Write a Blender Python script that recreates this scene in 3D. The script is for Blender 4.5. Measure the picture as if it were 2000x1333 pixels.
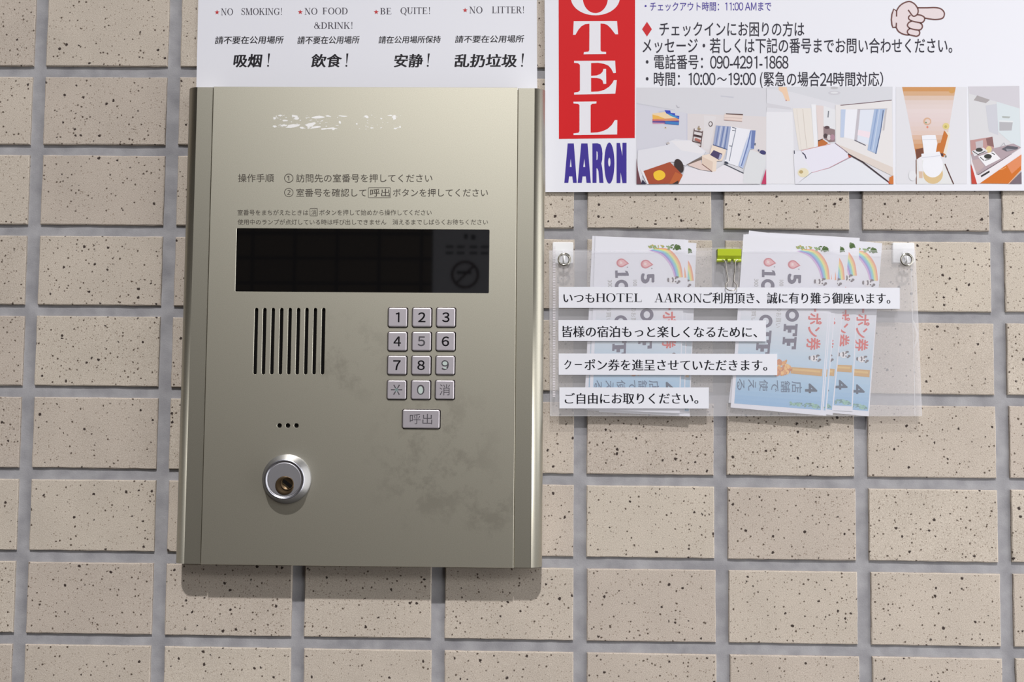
import bpy, bmesh, math, random
import numpy as np
from mathutils import Vector, Matrix
from mathutils.geometry import tessellate_polygon

for o in list(bpy.data.objects):
    bpy.data.objects.remove(o)
SC = bpy.context.scene
COL = SC.collection
rnd = random.Random(7)
Z0 = 1.75          # world height of the wall frame's origin; wall frame: x right, y down (mm), D = distance in front of the tile faces

# ------------------------------------------------------------------ camera
F = 2200.0
R = np.array([[0.99978462, -0.00892655, 0.01873583],
              [0.00765115, 0.99771868, 0.06707383],
              [-0.01929183, -0.06691603, 0.99757209]])
C = np.array([432.221144, 365.70810222, -955.30010118])
cam_d = bpy.data.cameras.new('camera')
cam = bpy.data.objects.new('camera', cam_d)
COL.objects.link(cam)
SC.camera = cam
cam_d.sensor_width = 36.0
cam_d.lens = 36.0 * F / 2000.0
cam_d.clip_start = 0.01
def w2b(v): return Vector((v[0], v[2], -v[1]))
rt, dn, fw = w2b(R[0]), w2b(R[1]), w2b(R[2])
rt.normalize(); fw.normalize()
up = rt.cross(fw); up.normalize()
M = Matrix((( rt.x, up.x, -fw.x, C[0]/1000), (rt.y, up.y, -fw.y, C[2]/1000), (rt.z, up.z, -fw.z, Z0 - C[1]/1000), (0, 0, 0, 1)))
cam.matrix_world = M

# ------------------------------------------------------------------ light
SC.view_settings.view_transform = 'Standard'
SC.view_settings.look = 'None'
SC.view_settings.gamma = 1.0
SC.view_settings.exposure = 0.03
SC.view_settings.use_curve_mapping = False
world = bpy.data.worlds.new('world')
SC.world = world
world.use_nodes = True
bg = world.node_tree.nodes['Background']
bg.inputs['Color'].default_value = (0.93, 0.94, 1.0, 1)
bg.inputs['Strength'].default_value = 0.10

sun_d = bpy.data.lights.new('entrance_light', 'SUN')
sun_d.energy = 2.5
sun_d.angle = math.radians(1.6)
sun_d.color = (1.0, 0.965, 0.95)
sun = bpy.data.objects.new('entrance_light', sun_d)
COL.objects.link(sun)
sun.rotation_euler = Vector((0.02, -1.0, 1.25)).to_track_quat('Z', 'Y').to_euler()

door_d = bpy.data.lights.new('glass_door_light', 'AREA')
door_d.shape = 'RECTANGLE'
door_d.size = 1.9
door_d.size_y = 2.2
door_d.energy = 29.0
door_d.color = (1.0, 0.98, 0.97)
door = bpy.data.objects.new('glass_door_light', door_d)
COL.objects.link(door)
plate_fill_d = bpy.data.lights.new('added_plate_fill', 'AREA')  # added fill, no such fixture known; brightens the metal plate's upper reflections
plate_fill_d.shape = 'RECTANGLE'
plate_fill_d.size = 1.9
plate_fill_d.size_y = 0.42
plate_fill_d.energy = 8.0
plate_fill_d.color = (1.0, 0.99, 0.97)
plate_fill = bpy.data.objects.new('added_plate_fill', plate_fill_d)
COL.objects.link(plate_fill)
plate_fill.location = (0.78, -2.1, 2.36)
plate_fill.rotation_euler = (math.radians(75), 0, 0)
door.matrix_world = Matrix(((0, 0, 1, 1.62), (1, 0, 0, -0.25), (0, 1, 0, 1.35), (0, 0, 0, 1)))

# ------------------------------------------------------------------ helpers
def lin(c):
    return tuple(((x/255)/12.92 if x/255 <= 0.04045 else ((x/255 + 0.055)/1.055)**2.4) for x in c)
MATS = {}
def mat(name, rgb, rough=0.5, metal=0.0, spec=0.5, k=1.0):
    key = (name, rgb, rough, metal, spec, k)
    if key in MATS: return MATS[key]
    m = bpy.data.materials.new(name)
    m.use_nodes = True
    b = m.node_tree.nodes['Principled BSDF']
    l = lin(rgb)
    b.inputs['Base Color'].default_value = tuple(min(0.92, x*k) for x in l) + (1,)
    b.inputs['Roughness'].default_value = rough
    b.inputs['Metallic'].default_value = metal
    b.inputs['Specular IOR Level'].default_value = spec
    MATS[key] = m
    return m
def ink(r, g, b): return mat('printed_ink', (r, g, b), 0.5, 0, 0.25, 0.95)

WPOS = {}
def wp(x, y, D): return Vector((x/1000, -D/1000, Z0 - y/1000))
def px(u, v, D=0.0):
    d = R.T @ np.array([(u-1000)/F, (v-666.5)/F, 1.0])
    t = (-D - C[2]) / d[2]
    p = C + t*d
    return wp(p[0], p[1], D)
def pm(u, v, D=0.0):
    p = px(u, v, D)
    return (p.x*1000, (Z0-p.z)*1000)

def tag(o, label, cat, group=None, kind=None):
    if label: o['label'] = label
    if cat: o['category'] = cat
    if group: o['group'] = group
    if kind: o['kind'] = kind
    return o
def empty(name, loc, label=None, cat=None, group=None):
    o = bpy.data.objects.new(name, None)
    o.empty_display_size = 0.02
    o.location = loc
    COL.objects.link(o)
    WPOS[o.name] = Vector(loc)
    return tag(o, label, cat, group)
def mesh_obj(name, verts, faces, mats, parent=None, mi=None, smooth=False, origin=None):
    vs = [Vector(v) for v in verts]
    if origin is None:
        lo = Vector([min(v[i] for v in vs) for i in range(3)]); hi = Vector([max(v[i] for v in vs) for i in range(3)])
        origin = (lo+hi)/2
    me = bpy.data.meshes.new(name)
    me.from_pydata([tuple(v-origin) for v in vs], [], faces)
    for m in (mats if isinstance(mats, list) else [mats]): me.materials.append(m)
    if mi:
        me.polygons.foreach_set('material_index', mi)
    if smooth:
        me.polygons.foreach_set('use_smooth', [True]*len(me.polygons))
    me.update()
    o = bpy.data.objects.new(name, me)
    COL.objects.link(o)
    WPOS[o.name] = origin
    if parent:
        o.parent = parent
        o.location = origin - WPOS[parent.name]
    else:
        o.location = origin
    return o
class Geo:
    """collects world-space geometry with material slots"""
    def __init__(s): s.v = []; s.f = []; s.mi = []; s.mats = []
    def slot(s, m):
        if m not in s.mats: s.mats.append(m)
        return s.mats.index(m)
    def add(s, vs, fs, m):
        b = len(s.v); k = s.slot(m)
        s.v += [Vector(v) for v in vs]
        s.f += [tuple(i+b for i in f) for f in fs]
        s.mi += [k]*len(fs)
    def build(s, name, parent=None, smooth=False, origin=None):
        return mesh_obj(name, s.v, s.f, s.mats, parent, s.mi, smooth, origin)
    # --- flat fills in wall mm coordinates
    def fill(s, loops, D, m, fn=None):
        fn = fn or (lambda a, b: wp(a, b, D))
        loops = [[Vector((p[0], p[1], 0)) for p in l] for l in loops]
        tris = tessellate_polygon(loops)
        flat = [p for l in loops for p in l]
        s.add([fn(p.x, p.y) for p in flat], [tuple(t) for t in tris], m)
    # --- flat fills given in photo pixels
    def poly(s, m, pts, D, tr=None, holes=()):
        tr = tr or (lambda a, b: (a, b))
        s.fill([[tr(*p) for p in pts]] + [[tr(*p) for p in h] for h in holes], D, m, lambda a, b: px(a, b, D))
    def stroke(s, m, pts, w, D, tr=None, closed=False):
        tr = tr or (lambda a, b: (a, b))
        P = [Vector(tr(*p)) for p in pts]
        n = len(P)
        if closed: P = P + [P[0]]
        L, Rr = [], []
        for i, p in enumerate(P):
            if closed and i in (0, len(P)-1):
                a, b = P[-2], P[1]
            else:
                a, b = P[max(0, i-1)], P[min(len(P)-1, i+1)]
            t = (b-a)
            if t.length == 0: t = Vector((1, 0))
            t.normalize(); nn = Vector((-t.y, t.x))*w/2
            L.append(p+nn); Rr.append(p-nn)
        vs = [px(q.x, q.y, D) for q in L+Rr]
        k = len(P)
        s.add(vs, [(i, i+1, k+i+1, k+i) for i in range(k-1)], m)
def ell(cx, cy, rx, ry, n=28, rot=0.0, a0=0, a1=360):
    out = []
    c, sn = math.cos(math.radians(rot)), math.sin(math.radians(rot))
    full = abs(a1-a0) >= 360
    for i in range(n if full else n+1):
        t = math.radians(a0 + (a1-a0)*i/n)
        x, y = rx*math.cos(t), ry*math.sin(t)
        out.append((cx + x*c - y*sn, cy + x*sn + y*c))
    return out
def smooth_pts(pts, closed=True, n=4):
    out = []; N = len(pts)
    rng = N if closed else N-1
    for i in range(rng):
        p0, p1, p2, p3 = (pts[(i-1) % N], pts[i], pts[(i+1) % N], pts[(i+2) % N]) if closed else \
            (pts[max(0, i-1)], pts[i], pts[i+1], pts[min(N-1, i+2)])
        for k in range(n):
            t = k/n
            out.append(tuple(0.5*((2*p1[a]) + (-p0[a]+p2[a])*t + (2*p0[a]-5*p1[a]+4*p2[a]-p3[a])*t*t + (-p0[a]+3*p1[a]-3*p2[a]+p3[a])*t**3) for a in (0, 1)))
    if not closed: out.append(pts[-1])
    return out
def rrect(x0, y0, x1, y1, r, n=4):
    out = []
    for cx, cy, a in ((x1-r, y0+r, -90), (x1-r, y1-r, 0), (x0+r, y1-r, 90), (x0+r, y0+r, 180)):
        for i in range(n+1):
            t = math.radians(a + 90*i/n)
            out.append((cx + r*math.cos(t), cy + r*math.sin(t)))
    return out
def area2(l): return sum(l[i-1][0]*l[i][1]-l[i][0]*l[i-1][1] for i in range(len(l)))/2
def inset(l, d):
    """move a loop inwards by d (positive) whatever its winding"""
    s = 1 if area2(l) > 0 else -1
    out = []; n = len(l)
    for i in range(n):
        a, p, b = Vector(l[i-1]), Vector(l[i]), Vector(l[(i+1) % n])
        e1 = (p-a); e2 = (b-p)
        if e1.length < 1e-9: e1 = e2
        if e2.length < 1e-9: e2 = e1
        e1 = e1.normalized(); e2 = e2.normalized()
        n1 = Vector((-e1.y, e1.x)); n2 = Vector((-e2.y, e2.x))
        m_ = n1+n2
        if m_.length < 1e-6: m_ = n1
        m_.normalize()
        k = d/max(0.4, m_.dot(n1))
        out.append((p.x + s*k*m_.x, p.y + s*k*m_.y))
    return out
def plate(g, outer, holes, D, thick, ch, m, top=None):
    """solid plate: chamfered outline, optional holes; front face at D"""
    fo = inset(outer, ch)
    fh = [inset(h, -ch) for h in holes]
    if top is None: g.fill([fo]+fh, D, m)
    for a, b in [(fo, outer)] + list(zip(fh, holes)):
        n = len(a)
        vs = [wp(x, y, D) for x, y in a] + [wp(x, y, D-ch) for x, y in b] + [wp(x, y, D-thick) for x, y in b]
        fs = [(i, (i+1) % n, n+(i+1) % n, n+i) for i in range(n)] + [(n+i, n+(i+1) % n, 2*n+(i+1) % n, 2*n+i) for i in range(n)]
        g.add(vs, fs, m)
def box_mm(g, x0, y0, x1, y1, D0, D1, m):
    v = [wp(x, y, d) for d in (D0, D1) for x, y in ((x0, y0), (x1, y0), (x1, y1), (x0, y1))]
    g.add(v, [(0, 1, 2, 3), (7, 6, 5, 4), (0, 4, 5, 1), (1, 5, 6, 2), (2, 6, 7, 3), (3, 7, 4, 0)], m)
def lathe(g, cx, cy, prof, m, n=40, sx=1.0):
    """revolve (radius, D) profile about the wall normal through (cx, cy)"""
    vs = []
    for r_, d_ in prof:
        for i in range(n):
            t = 2*math.pi*i/n
            vs.append(wp(cx + r_*math.cos(t)*sx, cy + r_*math.sin(t), d_))
    fs = []
    for k in range(len(prof)-1):
        for i in range(n):
            j = (i+1) % n
            fs.append((k*n+i, k*n+j, (k+1)*n+j, (k+1)*n+i))
    g.add(vs, fs, m)
def tube(g, pts, r_, m, n=8, closed=False):
    """round wire through (x, y, D) mm points"""
    P = [wp(*p) for p in pts]; k = len(P); vs = []; r_ = r_/1000
    prev = None
    for i, p in enumerate(P):
        a = P[i-1] if (closed or i > 0) else p
        b = P[(i+1) % k] if (closed or i < k-1) else p
        t = (b-a).normalized()
        ref = prev if prev is not None else (Vector((0, 1, 0)) if abs(t.y) < 0.9 else Vector((1, 0, 0)))
        s_ = t.cross(ref)
        if s_.length < 1e-6: s_ = t.cross(Vector((1, 0, 0)))
        s_.normalize(); q = s_.cross(t).normalized(); prev = q
        for j in range(n):
            an = 2*math.pi*j/n
            vs.append(p + (s_*math.cos(an)+q*math.sin(an))*r_)
    fs = []
    for i in range(k if closed else k-1):
        for j in range(n):
            fs.append((i*n+j, i*n+(j+1) % n, ((i+1) % k)*n+(j+1) % n, ((i+1) % k)*n+j))
    if not closed:
        fs += [tuple(range(n))[::-1], tuple((k-1)*n+j for j in range(n))]
    g.add(vs, fs, m)

# ---- type: outlines of the built-in font, thickened/thinned by their own normals
def _inside(p, poly):
    c = False; j = len(poly)-1
    for i in range(len(poly)):
        a, b = poly[i], poly[j]
        if (a[1] > p[1]) != (b[1] > p[1]) and p[0] < (b[0]-a[0])*(p[1]-a[1])/(b[1]-a[1])+a[0]: c = not c
        j = i
    return c
OUT = {}
ONE = [(0.20, 0.0), (0.285, 0.0), (0.285, 0.733), (0.215, 0.733), (0.165, 0.685), (0.04, 0.655), (0.04, 0.595), (0.20, 0.612)]
def outlines(body):
    if body in OUT: return OUT[body]
    if body[0] == '~':          # tightly set figures and letters
        x = 0.0; res = []
        for ch in body[1:]:
            if ch == ' ': x += 0.2; continue
            if ch == '1': lp = [ONE]
            else: lp = outlines(ch if ch in '()-' else chr(ord(ch)+0xFEE0))
            a0 = min(p[0] for l in lp for p in l); a1 = max(p[0] for l in lp for p in l)
            w_ = a1-a0
            cell = max(0.555, w_) if ch.isdigit() else w_+0.09
            off = x+(cell-w_)/2-a0 if ch.isdigit() else x+0.045-a0
            res += [[(p[0]+off, p[1]) for p in l] for l in lp]
            x += cell
        OUT[body] = res
        return res
    cd = bpy.data.curves.new('tmp', 'FONT'); cd.body = body
    ob = bpy.data.objects.new('tmp', cd); COL.objects.link(ob)
    cu = ob.to_curve(bpy.context.evaluated_depsgraph_get())
    loops = []
    for sp in cu.splines:
        bp = sp.bezier_points; n = len(bp); l = []
        for i in range(n):
            a, b = bp[i], bp[(i+1) % n]
            p0, p1, p2, p3 = a.co.xy, a.handle_right.xy, b.handle_left.xy, b.co.xy
            straight = (p1-p0).length < 1e-4 and (p3-p2).length < 1e-4 or \
                abs((p1-p0).cross(p3-p0))+abs((p2-p0).cross(p3-p0)) < 1e-5
            for k in range(1 if straight else 3):
                t = k/3
                q = p0*(1-t)**3 + 3*p1*t*(1-t)**2 + 3*p2*t*t*(1-t) + p3*t**3
                if not l or (Vector(l[-1])-q).length > 1e-4: l.append((q.x, q.y))
        if len(l) > 1 and (Vector(l[-1])-Vector(l[0])).length < 1e-4: l.pop()
        if len(l) > 2: loops.append(l)
    ob.to_curve_clear(); bpy.data.objects.remove(ob); bpy.data.curves.remove(cd)
    OUT[body] = loops
    return loops
TG = {}
def style_loops(body, dx, dy):
    loops = outlines(body)
    bbs = [(min(p[0] for p in l), max(p[0] for p in l), min(p[1] for p in l), max(p[1] for p in l)) for l in loops]
    res = []
    for i, l in enumerate(loops):
        depth = 0
        for j, m_ in enumerate(loops):
            if i != j and bbs[j][0] <= bbs[i][0] and bbs[j][1] >= bbs[i][1] and bbs[j][2] <= bbs[i][2] and bbs[j][3] >= bbs[i][3] and _inside(l[0], m_):
                depth += 1
        sgn = (1 if area2(l) > 0 else -1) * (1 if depth % 2 == 0 else -1)
        n = len(l); o2 = []
        for k in range(n):
            a, p, b = Vector(l[k-1]), Vector(l[k]), Vector(l[(k+1) % n])
            e1, e2 = (p-a).normalized(), (b-p).normalized()
            nn = Vector((e1.y, -e1.x)) + Vector((e2.y, -e2.x))
            if nn.length < 0.5: nn = Vector((e1.y, -e1.x))
            nn.normalize()
            o2.append((p.x + sgn*nn.x*dx, p.y + sgn*nn.y*dy))
        res.append((o2, depth))
    return res
def text_geo(body, dx=0.0, dy=0.0, shear=0.0):
    key = (body, dx, dy, shear)
    if key in TG: return TG[key]
    vs, fs = [], []
    L = style_loops(body, 0, min(dy, 0))
    sh = [(0, 0)] if dx == 0 and dy <= 0 else ([(-dx, 0), (0, 0), (dx, 0)] if dy <= 0 else [(dx*math.cos(k*math.pi/3), dy*math.sin(k*math.pi/3)) for k in range(6)] + [(0, 0)])
    for i, (l, dep) in enumerate(L):
        if dep % 2: continue
        hs = [m_ for m_, d2 in L if d2 == dep+1 and _inside(m_[0], l) and area2(m_)*area2(l) < 0]
        lo = [[Vector((p[0]+shear*p[1], p[1], 0)) for p in q_] for q_ in [l]+hs]
        tr_ = tessellate_polygon(lo)
        for lay, (ox, oy) in enumerate(sh):
            b_ = len(vs)
            fs += [tuple(x+b_ for x in t) for t in tr_]
            vs += [(p.x+ox, p.y+oy, lay) for q_ in lo for p in q_]
    x0 = min(v[0] for v in vs); x1 = max(v[0] for v in vs); y0 = min(v[1] for v in vs); y1 = max(v[1] for v in vs)
    vs = [((v[0]-x0)/(x1-x0), (v[1]-y0)/(y1-y0), v[2]) for v in vs]
    TG[key] = (vs, fs)
    return TG[key]
def text(g, body, x0, x1, y0, y1, m, D, dx=0.0, dy=0.0, shear=0.0, tilt=0.0, rot=False, fn=None):
    """fit the ink box of the words to a pixel box; rot: reads downwards (turned 90 degrees clockwise)"""
    vs, fs = text_geo(body, dx, dy, shear)
    fn = fn or (lambda a, b: px(a, b, D))
    if rot: P = [fn(x0 + t*(x1-x0) + tilt*s_, y0 + s_*(y1-y0)) + Vector((0, -lay*1e-5, 0)) for s_, t, lay in vs]   # overlapped strokes sit a hair apart
    else: P = [fn(x0 + s_*(x1-x0), y1 + t*(y0-y1) + tilt*s_) + Vector((0, -lay*1e-5, 0)) for s_, t, lay in vs]
    g.add(P, fs, m)

# ---- a small roman serif alphabet (cap height 1)
SW, HW = 0.155, 0.045
def _rect(x, y, w, h): return [[(x, y), (x+w, y), (x+w, y+h), (x, y+h)]]
def _stem(x, w=SW, a=0.0, b=1.0, top=True, bot=True):
    o = [_rect(x, a, w, b-a)]
    if bot: o.append(_rect(x-0.09, a, w+0.18, HW))
    if top: o.append(_rect(x-0.09, b-HW, w+0.18, HW))
    return o
def _par(x0, y0, x1, y1, w): return [[(x0, y0), (x0+w, y0), (x1+w, y1), (x1, y1)]]
def _ring(cx, cy, rx, ry, tx, ty): return [ell(cx, cy, rx, ry, 30), ell(cx, cy, rx-tx, ry-ty, 30)]
def _arc(cx, cy, rx, ry, tx, ty, a0, a1):
    return [ell(cx, cy, rx, ry, 20, 0, a0, a1) + ell(cx, cy, rx-tx, ry-ty, 20, 0, a0, a1)[::-1]]
def _flag(x, y, up_, w=0.045, h=0.2): return [[(x, y), (x+w, y), (x+w*1.2, y+(h if up_ else -h)), (x+w*0.6, y+(h if up_ else -h))]]
def serif(ch):
    s, h = SW, HW
    if ch == 'H': return 0.95, _stem(0.1)+_stem(0.7)+[_rect(0.2, 0.49, 0.55, h)]
    if ch == 'O': return 0.95, [_ring(0.47, 0.5, 0.45, 0.52, s, h)]
    if ch == 'Q': return 0.95, [_ring(0.47, 0.5, 0.45, 0.52, s, h), _par(0.75, -0.22, 0.42, 0.06, 0.16)]
    if ch == 'T': return 0.85, _stem(0.34, top=False)+[_rect(0.03, 1-h, 0.78, h), _flag(0.03, 1, False), _flag(0.765, 1, False)]
    if ch == 'E': return 0.8, _stem(0.1)+[_rect(0.1, 1-h, 0.58, h), _rect(0.1, 0, 0.62, h), _rect(0.2, 0.49, 0.34, h), _flag(0.64, 1, False), _flag(0.68, 0, True), _rect(0.52, 0.4, 0.035, 0.22)]
    if ch == 'F': return 0.76, _stem(0.1)+[_rect(0.1, 1-h, 0.56, h), _rect(0.2, 0.49, 0.34, h), _flag(0.62, 1, False), _rect(0.52, 0.4, 0.035, 0.22)]
    if ch == 'L': return 0.8, _stem(0.1)+[_rect(0.1, 0, 0.62, h), _flag(0.68, 0, True, h=0.26)]
    if ch == 'I': return 0.36, _stem(0.1)
    if ch == 'N': return 0.92, [_rect(0.12, 0, 0.05, 1), _rect(0.72, 0, 0.05, 1), _par(0.66, 0, 0.08, 1, s), _rect(0.02, 0, 0.25, h), _rect(0.62, 1-h, 0.25, h), _rect(0.0, 1-h, 0.2, h)]
    if ch == 'M': return 1.1, _stem(0.84)+[_rect(0.12, 0, 0.05, 1), _par(0.46, 0, 0.1, 1, s), _par(0.46, 0, 0.84, 1, 0.05), _rect(0.02, 0, 0.25, h), _rect(0.0, 1-h, 0.2, h)]
    if ch == 'A': return 0.9, [_par(0.08, 0, 0.4, 1, 0.05), _par(0.62, 0, 0.36, 1.02, s), _rect(0.2, 0.32, 0.45, h), _rect(0.0, 0, 0.24, h), _rect(0.55, 0, 0.33, h)]
    if ch == 'R': return 0.9, _stem(0.1)+[_arc(0.4, 0.745, 0.28, 0.255, s*0.9, h, -90, 90), _rect(0.2, 1-h, 0.22, h), _rect(0.2, 0.49, 0.22, h), _par(0.68, 0, 0.36, 0.52, s), _rect(0.64, 0, 0.24, h)]
    if ch == 'B': return 0.82, _stem(0.1)+[_arc(0.4, 0.755, 0.25, 0.245, s*0.9, h, -90, 90), _arc(0.42, 0.265, 0.3, 0.265, s, h, -90, 90), _rect(0.2, 1-h, 0.22, h), _rect(0.2, 0.5, 0.22, h), _rect(0.2, 0, 0.24, h)]
    if ch == 'D': return 0.92, _stem(0.1)+[_arc(0.4, 0.5, 0.45, 0.5, s, h, -90, 90), _rect(0.2, 1-h, 0.22, h), _rect(0.2, 0, 0.22, h)]
    if ch == 'U': return 0.9, [_rect(0.1, 0.35, s, 0.65), _rect(0.7, 0.35, 0.05, 0.65), _arc(0.425, 0.36, 0.325, 0.38, s*0.8, h, 180, 360), _rect(0.0, 1-h, 0.34, h), _rect(0.6, 1-h, 0.25, h)]
    if ch == 'G': return 0.95, [_arc(0.47, 0.5, 0.45, 0.52, s, h, 38, 322), _rect(0.68, 0.05, s*0.9, 0.4), _rect(0.58, 0.43, 0.34, h), _rect(0.8, 0.7, 0.04, 0.3)]
    if ch == 'K': return 0.92, _stem(0.1)+[_par(0.22, 0.4, 0.7, 1, 0.05), _par(0.66, 0, 0.34, 0.58, s), _rect(0.58, 1-h, 0.26, h), _rect(0.58, 0, 0.32, h)]
    if ch == 'S': return 0.66, [_arc(0.33, 0.745, 0.27, 0.275, 0.1, 0.05, 20, 250), _arc(0.33, 0.245, 0.28, 0.265, 0.1, 0.05, -160, 70), _par(0.4, 0.4, 0.05, 0.7, 0.19), _rect(0.55, 0.7, 0.04, 0.3), _rect(0.04, 0.0, 0.04, 0.3)]
    if ch == '!': return 0.4, [[[(0.14, 1.03), (0.28, 1.03), (0.23, 0.28), (0.19, 0.28)]], [ell(0.21, 0.08, 0.07, 0.08, 10)]]
    if ch == '&': return 1.0, [_ring(0.4, 0.76, 0.2, 0.26, 0.08, h), _ring(0.38, 0.27, 0.34, 0.29, 0.12, h), _par(0.72, 0, 0.26, 0.72, 0.15), _par(0.6, 0.1, 0.8, 0.52, 0.05), _rect(0.68, 0.5, 0.27, h), _rect(0.7, 0, 0.26, h)]
    return 0.5, []
def serif_text(g, body, x0, x1, y0, y1, m, D, tilt=0.0):
    """y0 = cap top, y1 = baseline in pixels"""
    x = 0.0; items = []
    for ch in body:
        w_, loops = serif(ch); items.append((x, loops)); x += w_+0.04
    tot = x-0.1
    for ox, loops in items:
        for k_, lp in enumerate(loops):
            q = [[((a+ox)/tot, b) for a, b in l] for l in lp]
            g.fill(q, D, m, lambda a, b: Vector((0, -k_*1e-5, 0)) + px(x0 + a*(x1-x0), y1 + b*(y0-y1) + tilt*a, D))

# ------------------------------------------------------------------ materials
def nodes(m): return m.node_tree.nodes, m.node_tree.links
def tile_material():
    m = bpy.data.materials.new('speckled_tile'); m.use_nodes = True
    N, L = nodes(m); b = N['Principled BSDF']
    geo = N.new('ShaderNodeNewGeometry')
    def vor(scale, thr, keep, soft):
        v = N.new('ShaderNodeTexVoronoi'); v.inputs['Scale'].default_value = scale
        wn = N.new('ShaderNodeTexNoise'); wn.inputs['Scale'].default_value = scale*2.3; wn.inputs['Detail'].default_value = 2
        mx = N.new('ShaderNodeMixRGB'); mx.blend_type = 'LINEAR_LIGHT'; mx.inputs[0].default_value = 0.22/scale
        L.new(geo.outputs['Position'], wn.inputs['Vector']); L.new(geo.outputs['Position'], mx.inputs[1]); L.new(wn.outputs['Color'], mx.inputs[2])
        L.new(mx.outputs[0], v.inputs['Vector'])
        sep = N.new('ShaderNodeSeparateColor'); L.new(v.outputs['Color'], sep.inputs[0])
        k = N.new('ShaderNodeMath'); k.operation = 'LESS_THAN'; L.new(sep.outputs[0], k.inputs[0]); k.inputs[1].default_value = keep
        sz = N.new('ShaderNodeMapRange'); L.new(sep.outputs[1], sz.inputs[0]); sz.inputs[3].default_value = thr*0.4; sz.inputs[4].default_value = thr
        d = N.new('ShaderNodeMath'); d.operation = 'SUBTRACT'; L.new(sz.outputs[0], d.inputs[0]); L.new(v.outputs['Distance'], d.inputs[1])
        r_ = N.new('ShaderNodeMapRange'); L.new(d.outputs[0], r_.inputs[0]); r_.inputs[1].default_value = 0; r_.inputs[2].default_value = soft
        o = N.new('ShaderNodeMath'); o.operation = 'MULTIPLY'; L.new(r_.outputs[0], o.inputs[0]); L.new(k.outputs[0], o.inputs[1])
        return o.outputs[0]
    big = vor(185, 0.27, 0.27, 0.08)
    mid = vor(290, 0.30, 0.50, 0.12)
    sml = vor(560, 0.38, 0.50, 0.22)
    n1 = N.new('ShaderNodeTexNoise'); n1.inputs['Scale'].default_value = 1300; n1.inputs['Detail'].default_value = 2
    n2 = N.new('ShaderNodeTexNoise'); n2.inputs['Scale'].default_value = 22; n2.inputs['Detail'].default_value = 4
    for n in (n1, n2): L.new(geo.outputs['Position'], n.inputs['Vector'])
    cr = N.new('ShaderNodeValToRGB'); L.new(n1.outputs['Fac'], cr.inputs[0])
    cr.color_ramp.elements[0].position = 0.3; cr.color_ramp.elements[0].color = lin((176, 165, 153))+(1,)
    cr.color_ramp.elements[1].position = 0.7; cr.color_ramp.elements[1].color = lin((204, 195, 184))+(1,)
    info = N.new('ShaderNodeObjectInfo')
    hs = N.new('ShaderNodeHueSaturation'); L.new(cr.outputs[0], hs.inputs['Color'])
    mr = N.new('ShaderNodeMapRange'); L.new(info.outputs['Random'], mr.inputs[0]); mr.inputs[3].default_value = 0.95; mr.inputs[4].default_value = 1.05
    m2 = N.new('ShaderNodeMapRange'); L.new(n2.outputs['Fac'], m2.inputs[0]); m2.inputs[1].default_value = 0.3; m2.inputs[2].default_value = 0.7; m2.inputs[3].default_value = 0.95; m2.inputs[4].default_value = 1.05
    mm = N.new('ShaderNodeMath'); mm.operation = 'MULTIPLY'; L.new(mr.outputs[0], mm.inputs[0]); L.new(m2.outputs[0], mm.inputs[1])
    L.new(mm.outputs[0], hs.inputs['Value'])
    hr = N.new('ShaderNodeMapRange'); L.new(info.outputs['Random'], hr.inputs[0]); hr.inputs[3].default_value = 0.494; hr.inputs[4].default_value = 0.506
    L.new(hr.outputs[0], hs.inputs['Hue'])
    col = hs.outputs[0]
    for src, c in ((sml, (136, 122, 108)), (mid, (92, 80, 70)), (big, (62, 52, 48))):
        mx = N.new('ShaderNodeMixRGB'); L.new(src, mx.inputs[0]); L.new(col, mx.inputs[1]); mx.inputs[2].default_value = lin(c)+(1,)
        col = mx.outputs[0]
    L.new(col, b.inputs['Base Color'])
    b.inputs['Roughness'].default_value = 0.75; b.inputs['Specular IOR Level'].default_value = 0.25
    h = N.new('ShaderNodeMath'); h.operation = 'SUBTRACT'; L.new(n1.outputs['Fac'], h.inputs[0]); L.new(big, h.inputs[1])
    bu = N.new('ShaderNodeBump'); bu.inputs['Strength'].default_value = 0.35; bu.inputs['Distance'].default_value = 0.0005
    L.new(h.outputs[0], bu.inputs['Height']); L.new(bu.outputs[0], b.inputs['Normal'])
    return m
def grout_material():
    m = bpy.data.materials.new('grey_grout'); m.use_nodes = True
    N, L = nodes(m); b = N['Principled BSDF']
    geo = N.new('ShaderNodeNewGeometry')
    n1 = N.new('ShaderNodeTexNoise'); n1.inputs['Scale'].default_value = 60; n1.inputs['Detail'].default_value = 6
    n2 = N.new('ShaderNodeTexNoise'); n2.inputs['Scale'].default_value = 900; n2.inputs['Detail'].default_value = 2
    for n in (n1, n2): L.new(geo.outputs['Position'], n.inputs['Vector'])
    cr = N.new('ShaderNodeValToRGB'); L.new(n1.outputs['Fac'], cr.inputs[0])
    cr.color_ramp.elements[0].position = 0.3; cr.color_ramp.elements[0].color = lin((142, 142, 147))+(1,)
    cr.color_ramp.elements[1].position = 0.75; cr.color_ramp.elements[1].color = lin((172, 172, 176))+(1,)
    L.new(cr.outputs[0], b.inputs['Base Color']); b.inputs['Roughness'].default_value = 0.85; b.inputs['Specular IOR Level'].default_value = 0.2
    bu = N.new('ShaderNodeBump'); bu.inputs['Strength'].default_value = 0.3; bu.inputs['Distance'].default_value = 0.0005
    L.new(n2.outputs['Fac'], bu.inputs['Height']); L.new(bu.outputs[0], b.inputs['Normal'])
    return m
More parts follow.
